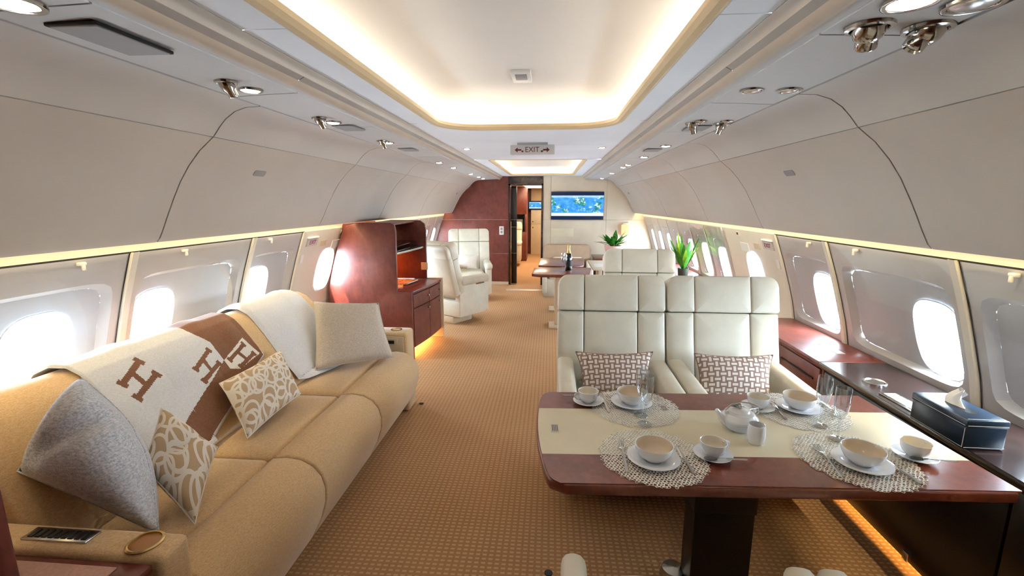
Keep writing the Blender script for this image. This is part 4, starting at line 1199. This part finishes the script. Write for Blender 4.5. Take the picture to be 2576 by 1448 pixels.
# ---- lace placemats
def lace(R=.178, cell=.0112, wall=.0017):
    rnd = random.Random(3); bm = bmesh.new(); cache = {}
    dx = cell; dy = cell*.86
    def V(i, j):      # hexagon lattice point, jittered
        k = (i, j)
        if k not in cache:
            x = i*dx*.5; y = j*dy/3.0*1.0
            cache[k] = bm.verts.new((x+rnd.uniform(-.5, .5)*cell*.5, y+rnd.uniform(-.5, .5)*cell*.5, 0))
        return cache[k]
    n = int(R/dx)+2; mrow = int(R/dy)+2
    faces = []
    for r in range(-mrow, mrow+1):
        for c in range(-n, n+1):
            ci = 2*c+(r % 2); cj = 3*r
            x, y = ci*dx*.5, cj*dy/3.0
            lim = R-.006*rnd.random()
            if x*x+y*y > lim*lim: continue
            faces.append(bm.faces.new([V(ci, cj+2), V(ci-1, cj+1), V(ci-1, cj-1), V(ci, cj-2), V(ci+1, cj-1), V(ci+1, cj+1)]))
    polys = [[v.co.copy() for v in f.verts] for f in faces]
    bm.free()
    vs, fs = [], []
    for P in polys:
        c = sum(P, Vector())/6; k = rnd.uniform(.50, .80); i0 = len(vs)
        for p in P: vs.append((p.x, p.y, .0016))
        for p in P: q = c+(p-c)*k; vs.append((q.x, q.y, .0018))
        for p in P: q = c+(p-c)*k; vs.append((q.x, q.y, .0004))
        for i in range(6):
            j = (i+1) % 6; fs += [(i0+i, i0+j, i0+6+j, i0+6+i), (i0+6+i, i0+6+j, i0+12+j, i0+12+i)]
    return vs, fs
proto_me = bpy.data.meshes.new('lace_placemat'); lv_, lf_ = lace(); proto_me.from_pydata(lv_, [], lf_); proto_me.materials.append(MATS['placemat_white'])
NAMES = ['near aisle', 'near window', 'far aisle', 'far window']
def mark(p): return Vector((p.x, p.y))
PM = [Vector((.512, 1.432)), Vector((1.172, 1.465)), Vector((.520, 1.800)), Vector((1.178, 1.822))]
for k in range(4):
    o = bpy.data.objects.new('lace_placemat', proto_me); COL.objects.link(o); o.location = (PM[k].x, PM[k].y, TZ); o.rotation_euler = (0, 0, .9*k)
    tag(o, 'round white lace placemat at the %s place of the dining table' % NAMES[k], 'placemat', 'lace placemats')
ZM = TZ+.0028
PLATE = [(.0005, .004), (.048, .004), (.052, .006), (.082, .014), (.084, .0155), (.082, .0165), (.052, .0095), (.047, .0075), (.0005, .0075)]
PLATEB = [(.0005, 0), (.050, 0), (.054, .002), (.084, .0145)]
BOWL = [(.0005, 0), (.030, 0), (.033, .004), (.050, .017), (.0585, .034), (.0610, .050), (.0598, .052), (.0578, .0505), (.054, .034), (.043, .017), (.024, .0090), (.0005, .0080)]
CUP = [(.0005, 0), (.020, 0), (.022, .004), (.034, .015), (.0405, .030), (.0430, .050), (.0418, .051), (.0400, .049), (.037, .030), (.029, .014), (.014, .007), (.0005, .0065)]
SAUC = [(.0005, .003), (.026, .003), (.030, .005), (.060, .013), (.0625, .0145), (.061, .0155), (.030, .008), (.024, .006), (.0005, .006)]
def utensil(kind, label, p, ang, z, group, L=.19):
    """lies in local x from handle (-) to head (+)"""
    t = thing(kind, label, kind, (p[0], p[1], z), ang, group)
    def bar(nm, xs, ws, zs, th):
        vs, fs = [], []
        for x, w, zz in zip(xs, ws, zs): vs += [(x, -w, zz), (x, w, zz), (x, w*.8, zz+th), (x, -w*.8, zz+th)]
        n = len(xs)
        for i in range(n-1):
            for q in range(4): fs.append((4*i+q, 4*i+(q+1) % 4, 4*i+4+(q+1) % 4, 4*i+4+q))
        fs += [(3, 2, 1, 0), (4*n-4, 4*n-3, 4*n-2, 4*n-1)]
        return mesh(nm, vs, fs, 'steel', t, world=False)
    h = L/2
    if kind == 'knife':
        bar('handle', [-h, -h+.01, 0], [.004, .006, .0045], [0, 0, .0005], .005)
        bar('blade', [0, .02, h-.02, h], [.0045, .009, .009, .001], [.0005, .001, .001, .001], .0014)
    elif kind == 'fork':
        bar('handle', [-h, -h+.01, .01, .03, .045], [.004, .006, .003, .004, .011], [0, 0, .004, .006, .004], .002)
        for q in range(4):
            y = -.009+.006*q
            m_ = bar('tine', [.044, .07, h], [.0019, .0017, .0008], [.004, .002, .005], .0016)
            m_.location.y = y
    else:
        bar('handle', [-h, -h+.008, .02, .035], [.003, .0045, .0025, .004], [.004, .004, .007, .005], .002)
        vs, fs = [], []
        for i in range(7):
            for j in range(16):
                a = 2*math.pi*j/16; r = i/6
                vs.append((.052+.022*r*math.cos(a), .014*r*math.sin(a), .002+.005*r*r))
        for i in range(6):
            for j in range(16): fs.append((i*16+j, i*16+(j+1) % 16, (i+1)*16+(j+1) % 16, (i+1)*16+j))
        mesh('bowl', vs, fs, 'steel', t, world=False)
    return t
def plate_bowl(k, p):
    t = thing('dinner_plate', 'white plate at the %s place of the dining table' % NAMES[k], 'plate', (p.x, p.y, ZM), 0, 'white plates')
    v, f = lathe(PLATE, 40); mesh('top_face', v, f, 'ceramic', t, world=False); v, f = lathe(PLATEB, 40); mesh('underside', v, f, 'ceramic', t, world=False)
    t = thing('soup_bowl', 'white soup bowl on the plate at the %s place' % NAMES[k], 'bowl', (p.x, p.y, ZM+.0078), 0, 'white soup bowls')
    v, f = lathe(BOWL[:7], 40); mesh('outside', v, f, 'ceramic', t, world=False); v, f = lathe(BOWL[6:8], 40); mesh('rim', v, f, 'ceramic', t, world=False); v, f = lathe(BOWL[7:], 40); mesh('inside', v, f, 'inside_beige', t, world=False)
def cup_saucer(k, p, ang, spoon_ang, spoff, zb=ZM):
    t = thing('saucer', 'white saucer at the %s place of the dining table' % NAMES[k], 'saucer', (p.x, p.y, zb), 0, 'white saucers')
    v, f = lathe(SAUC, 36); mesh('top_face', v, f, 'ceramic', t, world=False); v, f = lathe([(.0005, 0), (.027, 0), (.031, .002), (.0625, .0145)], 36); mesh('underside', v, f, 'ceramic', t, world=False)
    t = thing('tea_cup', 'white tea cup with handle on the saucer at the %s place' % NAMES[k], 'cup', (p.x, p.y, zb+.0062), ang, 'white tea cups')
    v, f = lathe(CUP[:8], 36); mesh('bowl', v, f, 'ceramic', t, world=False); v, f = lathe(CUP[7:], 36); mesh('inside', v, f, 'inside_cream', t, world=False)
    path = [(.036, 0, .042), (.050, 0, .044), (.060, 0, .037), (.060, 0, .026), (.050, 0, .017), (.034, 0, .016)]
    v, f = tube(path, .0035, 8); mesh('handle', v, f, 'ceramic', t, world=False)
    utensil('spoon', 'small spoon on the saucer at the %s place' % NAMES[k], (p.x+spoff[0], p.y+spoff[1]), spoon_ang, zb+.0125, 'tea spoons', .13)
PP = [at(1643, 1160, z=TZ), at(2166, 1170, z=TZ), at(1588, 1018, z=TZ), at(2008, 1030, z=TZ)]
CP = [at(1792, 1148, z=TZ), at(2299, 1150, z=TZ), at(1479, 1013, z=TZ), at(1905, 1028, z=TZ)]
for k in range(4): plate_bowl(k, PP[k])
cup_saucer(0, CP[0], .35, math.pi+.05, (.030, -.042), TZ)
cup_saucer(1, CP[1], .30, math.pi-.05, (.030, -.042), TZ)
cup_saucer(2, CP[2], math.pi+.3, 0.0, (-.040, .030), TZ)
cup_saucer(3, CP[3], 1.2, -2.6, (-.035, -.040), TZ)
ku = [((1702, 1122), (1745, 1195)), ((2228, 1160), (2305, 1212)), ((1510, 990), (1532, 1040)), ((1945, 1020), (1975, 1055))]
for k, (a, b) in enumerate(ku):
    p, q = at(*a, z=TZ), at(*b, z=TZ); d_ = p-q
    utensil('knife', 'table knife at the %s place of the dining table' % NAMES[k], ((p.x+q.x)/2, (p.y+q.y)/2), math.atan2(d_.y, d_.x), ZM, 'table knives', min(.20, max(.15, d_.length)))
fu = [((1560, 1108), (1578, 1190)), ((2050, 1122), (2122, 1202)), ((1672, 1035), (1655, 995)), ((2108, 1050), (2065, 1010))]
for k, (a, b) in enumerate(fu):
    p, q = at(*a, z=TZ), at(*b, z=TZ); d_ = p-q
    utensil('fork', 'table fork at the %s place of the dining table' % NAMES[k], ((p.x+q.x)/2, (p.y+q.y)/2), math.atan2(d_.y, d_.x), ZM, 'table forks', min(.20, max(.15, d_.length)))
def flute(label, p, z, s=1.0, group='champagne flutes on the dining table'):
    t = thing('champagne_flute', label, 'glass', (p.x, p.y, z), 0, group)
    v, f = lathe([(.0005, 0), (.029*s, 0), (.028*s, .002*s), (.008*s, .006*s), (.004*s, .012*s)], 28); mesh('foot', v, f, 'flute_glass', t, world=False)
    v, f = tube([(0, 0, .008*s), (0, 0, .05*s), (0, 0, .082*s)], [.004*s, .0033*s, .005*s], 12); mesh('stem', v, f, 'flute_glass', t, world=False)
    v, f = lathe([(.0005, .080*s), (.010*s, .086*s), (.022*s, .110*s), (.0265*s, .145*s), (.0260*s, .185*s), (.0248*s, .205*s), (.0238*s, .205*s), (.0250*s, .185*s), (.0250*s, .145*s), (.0205*s, .112*s), (.0005, .088*s)], 32)
    mesh('bowl', v, f, 'flute_glass', t, world=False)
FP = [at(1612, 1046, z=TZ), at(1622, 1068, z=TZ), at(2062, 1072, z=TZ), at(2106, 1106, z=TZ)]
for k, q in enumerate(('aisle end, farther one', 'aisle end, nearer one', 'window end, farther one', 'window end, nearer one')):
    flute('clear champagne flute on the dining table at the %s' % q, FP[k], TZ+.0028, .95)
# ---- teapot and milk jug
p = at(1857, 1078, z=TZ)
t = thing('teapot', 'white ribbed teapot with a green leaf on its lid, middle of the table', 'teapot', (p.x, p.y, TZ), .15)
prof = [(.0005, 0), (.034, 0), (.038, .003)]
for k in range(15):
    s = k/14; r = .040+.026*math.sin(min(1, s*1.15)*math.pi*.62)-.012*max(0, s-.7)/.3
    prof.append((r+.0012*math.sin(k*math.pi), .005+.060*s)); prof.append((r-.0016, .0072+.060*s))
prof += [(.036, .070), (.0005, .072)]
v, f = lathe(prof, 40); mesh('body', v, f, 'ceramic', t, world=False, sharp=25)
path = [(-.050, 0, .030), (-.068, 0, .045), (-.076, 0, .062), (-.090, 0, .080)]
v, f = tube(path, [.016, .012, .009, .007], 14); mesh('spout', v, f, 'ceramic', t, world=False)
v, f = lathe([(.034, .071), (.030, .077), (.012, .081), (.0005, .082)], 28); ldd = mesh('lid', v, f, 'ceramic', t, world=False)
v, f = lathe([(.0005, .094), (.007, .092), (.008, .086), (.004, .080)], 14); mesh('lid_knob', v, f, 'steel', ldd, world=False)
for k in range(3):
    a = .8+k*.9; vs = [(.004*math.cos(a), .004*math.sin(a), .084), (.018*math.cos(a-.35), .018*math.sin(a-.35), .086), (.034*math.cos(a), .034*math.sin(a), .083), (.018*math.cos(a+.35), .018*math.sin(a+.35), .086), (.018*math.cos(a), .018*math.sin(a), .089)]
    mesh('leaf', vs, [(0, 1, 4), (1, 2, 4), (2, 3, 4), (3, 0, 4)], 'teapot_green', ldd, world=False)
path = [(.058, 0, .050), (.074, 0, .062), (.070, 0, .084), (.040, 0, .100), (.0, 0, .106), (-.035, 0, .098), (-.056, 0, .078)]
v, f = tube(path, .0028, 8); hd = mesh('handle', v, f, 'chrome', t, world=False)
for x in (.056, -.052):
    v, f = lathe([(.0005, .012), (.006, .010), (.007, 0), (.0005, -.002)], 12, x, 0, .066); mesh('lug', v, f, 'ceramic', t, world=False)
p = at(1900, 1113, z=TZ)
t = thing('milk_jug', 'small white straight-sided milk jug in front of the teapot', 'jug', (p.x, p.y, TZ), 0)
v, f = lathe([(.0005, 0), (.022, 0), (.026, .004), (.0295, .020), (.0300, .040), (.0285, .060), (.0265, .070), (.0250, .0705), (.0245, .068), (.0270, .045), (.026, .012), (.0005, .008)], 32); mesh('body', v, f, 'ceramic', t, world=False)
path = [(.020, .020, .056), (.030, .032, .056), (.036, .038, .044), (.030, .032, .026), (.020, .020, .022)]
v, f = tube(path, .003, 8); mesh('handle', v, f, 'ceramic', t, world=False)

# ================================================================== FAR END
def far_table(label, x0, x1, y0, y1, leg):
    t = thing('club_table', label, 'table', ((x0+x1)/2, (y0+y1)/2, 0), 0, 'far club tables')
    c = .10
    poly = [(x0+c, y0), (x1-c, y0), (x1, y0+c*.7), (x1+.06, y1-.05), (x1+.05, y1), (x0+.06, y1), (x0, y1-.06), (x0-.01, y0+c*.6)]
    bobj('table_top', prism(poly, 'z', .685, .72, .006, 2), 'wood_table', t, sharp=50)
    bobj('pedestal', rbox(leg[0]-.09, leg[0]+.09, leg[1]-.06, leg[1]+.06, .03, .686, .01), 'tan_panel', t)
    bobj('foot', rbox(leg[0]-.16, leg[0]+.16, leg[1]-.13, leg[1]+.13, 0, .03, .008), 'tan_panel', t)
far_table('nearer red wood table at the far end, carrying the champagne bottle', -.04, .64, 5.34, 5.97, (.32, 5.68))
far_table('farther red wood table, behind the one with the bottle', .02, .62, 6.12, 7.02, (.32, 6.60))
p = at(1430, 679, z=.72)
t = thing('champagne_bottle', 'dark champagne bottle with gold foil neck on the far table', 'bottle', (p.x, p.y, .72))
v, f = lathe([(.0005, 0), (.042, 0), (.044, .005), (.044, .145), (.040, .175), (.026, .215), (.017, .245)], 28); mesh('body', v, f, 'bottle_glass', t, world=False)
v, f = lathe([(.0268, .213), (.0178, .245), (.0162, .285), (.018, .292), (.018, .305), (.013, .318), (.0005, .320)], 24); mesh('foil', v, f, 'foil_gold', t, world=False)
v, f = lathe([(.0446, .050), (.0447, .052), (.0447, .118), (.0446, .120)], 28); mesh('label', v, f, 'label_paper', t, world=False)
for k, (u, vv) in enumerate(((1416, 676), (1421, 681))):
    flute('champagne flute beside the bottle on the far table, %s one' % ('farther', 'nearer')[k], at(u, vv, z=.72), .72, 1.0, 'champagne flutes beside the bottle')
# wide seat by the bulkhead, backrest painted brown for shade
t = thing('banquette', 'low seat with rounded back, its shade painted brown, against the beige bulkhead', 'seat', (.46, 7.9, 0))
bobj('base', rbox(.06, .86, 7.55, 8.35, 0, .30, .02), 'leather', t)
bobj('seat_cushion', puff(.62, .55, .14, .05, (0, 0, .015), 8, Matrix.Translation((.46, 7.80, .36))), 'leather', t)
L = rrect_loop(.05, .88, .28, .83, .10, 6)
bobj('backrest', prism(L, 'y', 8.10, 8.24, .03, 3), 'leather_shade_brown', t, sharp=60)
L = rrect_loop(.20, .74, .42, .62, .06, 6)
bobj('lumbar_cushion', prism(L, 'y', 7.98, 8.09, .04, 3), 'leather', t, sharp=60)
for x0 in (.04, .80): bobj('armrest', rbox(x0, x0+.08, 7.52, 8.12, .05, .56, .03, 3), 'leather', t)
# low drawers in the corner with the flower pot
t = thing('corner_cabinet', 'low red wood drawer cabinet in the far right corner', 'cabinet', (1.25, 8.2, 0))
bobj('body', rbox(.95, 1.62, 7.95, 8.55, .03, .58, .006), 'wood_red', t)
bobj('worktop', rbox(.93, 1.64, 7.93, 8.57, .58, .61, .004), 'wood_table', t)
for z0 in (.06, .235, .41):
    d_ = bobj('drawer', rbox(.97, 1.60, 7.938, 7.952, z0, z0+.16, .003), 'wood_red', t); bobj('pull', rbox(1.20, 1.37, 7.928, 7.94, z0+.12, z0+.128, .001), 'steel', d_)
def leaf(par, base, dirn, L_, w, droop, mat):
    d = Vector(dirn).normalized(); side = d.cross(Vector((0, 0, 1)))
    if side.length < .1: side = Vector((1, 0, 0))
    side.normalize()
    vs, fs = [], []
    n = 7
    for k in range(n+1):
        t = k/n; c = Vector(base)+d*L_*t+Vector((0, 0, -droop*L_*t*t)); ww_ = w*math.sin(math.pi*min(1, .06+t*.94))**.8*(1-.25*t)
        if k == n: ww_ = .0008
        vs += [c-side*ww_, c+Vector((0, 0, -.18*ww_)), c+side*ww_]
    for k in range(n):
        for i in range(2): fs.append((3*k+i, 3*k+i+1, 3*k+4+i, 3*k+3+i))
    return mesh('leaf', vs, fs, mat, par, world=False)
def plant(name, label, loc, potprof, potmat, soilz, soilr, leaves, stems=True):
    t = thing(name, label, 'plant', loc)
    v, f = lathe(potprof, 28); mesh('pot', v, f, potmat, t, world=False)
    v, f = lathe([(soilr, soilz), (.0005, soilz+.01)], 20); mesh('soil', v, f, 'soil', t, world=False)
    for (b, d, L_, w, dr, mt) in leaves: leaf(t, b, d, L_, w, dr, mt)
    return t
rnd = random.Random(11)
lv = []
for k in range(48):
    a = rnd.uniform(0, 2*math.pi); e = rnd.uniform(.3, 1.8); L_ = rnd.uniform(.20, .36)
    lv.append(((.05*math.cos(a), .05*math.sin(a), .19+.05*rnd.random()), (math.cos(a), math.sin(a), e), L_, rnd.uniform(.036, .056), rnd.uniform(.1, .45), 'leaf_green'))
pp = at(1541, 640, y=8.12)
plant('potted_plant', 'dark green leafy plant in a pink pot on the far corner cabinet', (pp.x, 8.12, .611), [(.0005, 0), (.085, 0), (.10, .01), (.150, .19), (.152, .205), (.142, .205), (.13, .17), (.0005, .16)], 'pot_pink', .175, .13, lv)
lv = []
for k in range(30):
    a = k*2.4; e = 1.4+2.4*rnd.random(); L_ = .26+.26*rnd.random()
    lv.append(((.02*math.cos(a), .02*math.sin(a), .09), (math.cos(a), math.sin(a), e), L_, rnd.uniform(.020, .034), rnd.uniform(.0, .25), 'leaf_yellow' if k % 3 == 0 else 'leaf_green'))
plant('potted_plant', 'tall yellow-green plant in a dark pot on the far right console', (1.79, 5.70, .668), [(.0005, 0), (.05, 0), (.055, .005), (.065, .09), (.066, .10), (.060, .10), (.056, .08), (.0005, .075)], 'pot_dark', .085, .057, lv)
# screens
def tv(name, label, x0, x1, z0, z1, y):
    t = thing(name, label, 'screen', ((x0+x1)/2, y, z0))
    bobj('casing', rbox(x0, x1, y-.03, y, z0, z1, .004), 'black_plastic', t)
    mesh('display', [(x0+.004, y-.0305, z0+.004), (x1-.004, y-.0305, z0+.004), (x1-.004, y-.0305, z1-.004), (x0+.004, y-.0305, z1-.004)], [(0, 1, 2, 3)], 'map_screen', t, smooth=False, uvs=[(0, 0), (1, 0), (1, 1), (0, 1)])
tv('wall_screen', 'wide wall screen showing a blue world map on the beige bulkhead', .172, 1.136, 1.243, 1.752, YB)
a, b = at(1331, 527, y=13.92), at(1331, 505, y=13.92)
tv('wall_screen', 'small wall screen seen through the doorway in the next cabin', a.x, a.x+.66, a.z, b.z, 13.92)
# switch plate, sconce
t = thing('switch_plate', 'white switch plate with two buttons on the red wood bulkhead', 'switch', (-.756, YB, .99))
bobj('plate', rbox(-.800, -.715, YB-.010, YB, .955, 1.115, .004), 'plastic_white', t)
for z0 in (.985, 1.045): bobj('button', rbox(-.778, -.738, YB-.014, YB-.009, z0, z0+.045, .002), 'grille_grey', t)
t = thing('wall_sconce', 'small glowing peach wall lamp on the beige bulkhead in the corner', 'lamp', (1.55, YB, .95))
bobj('backplate', rbox(1.50, 1.60, YB-.02, YB, .93, 1.19, .004), 'plastic_white', t)
bobj('shade', rbox(1.47, 1.60, YB-.09, YB-.02, .96, 1.16, .02), 'sconce_glow', t)
bobj('mount_plate', rbox(.18, .60, YB-.004, YB, .92, 1.08, .002), 'band_cream', wf)
# wood cabinet wall in the next cabin
t = thing('tall_cabinet', 'tall red wood cabinet seen through the doorway', 'cabinet', (-.85, 12.6, 0))
bobj('lower_body', rbox(-1.4, -.47, 12.3, 12.9, 0, .78, .004), 'wood_red', t)
bobj('upper_body', rbox(-1.12, -.47, 12.3, 12.9, 1.25, 1.96, .004), 'wood_red', t)
bobj('niche_back', rbox(-1.4, -.47, 12.75, 12.9, .78, 1.25, 0), 'wood_dark', t)
bobj('side_post', rbox(-.52, -.47, 12.3, 12.8, .78, 1.25, .003), 'wood_red', t)
bobj('appliance', rbox(-.78, -.58, 12.45, 12.70, .78, 1.12, .02), 'grille_grey', t)

t = thing('side_ledge', 'narrow cream ledge with a sheet on it beside the far tables', 'ledge', (.86, 6.6, 0))
bobj('top', rbox(.74, .98, 6.15, 7.05, .655, .685, .006), 'leather', t)
bobj('support', rbox(.84, .90, 6.45, 6.75, .0, .656, .006), 'tan_panel', t)
bobj('sheet', rbox(.78, .94, 6.30, 6.62, .685, .688, 0), 'tissue_paper', t)
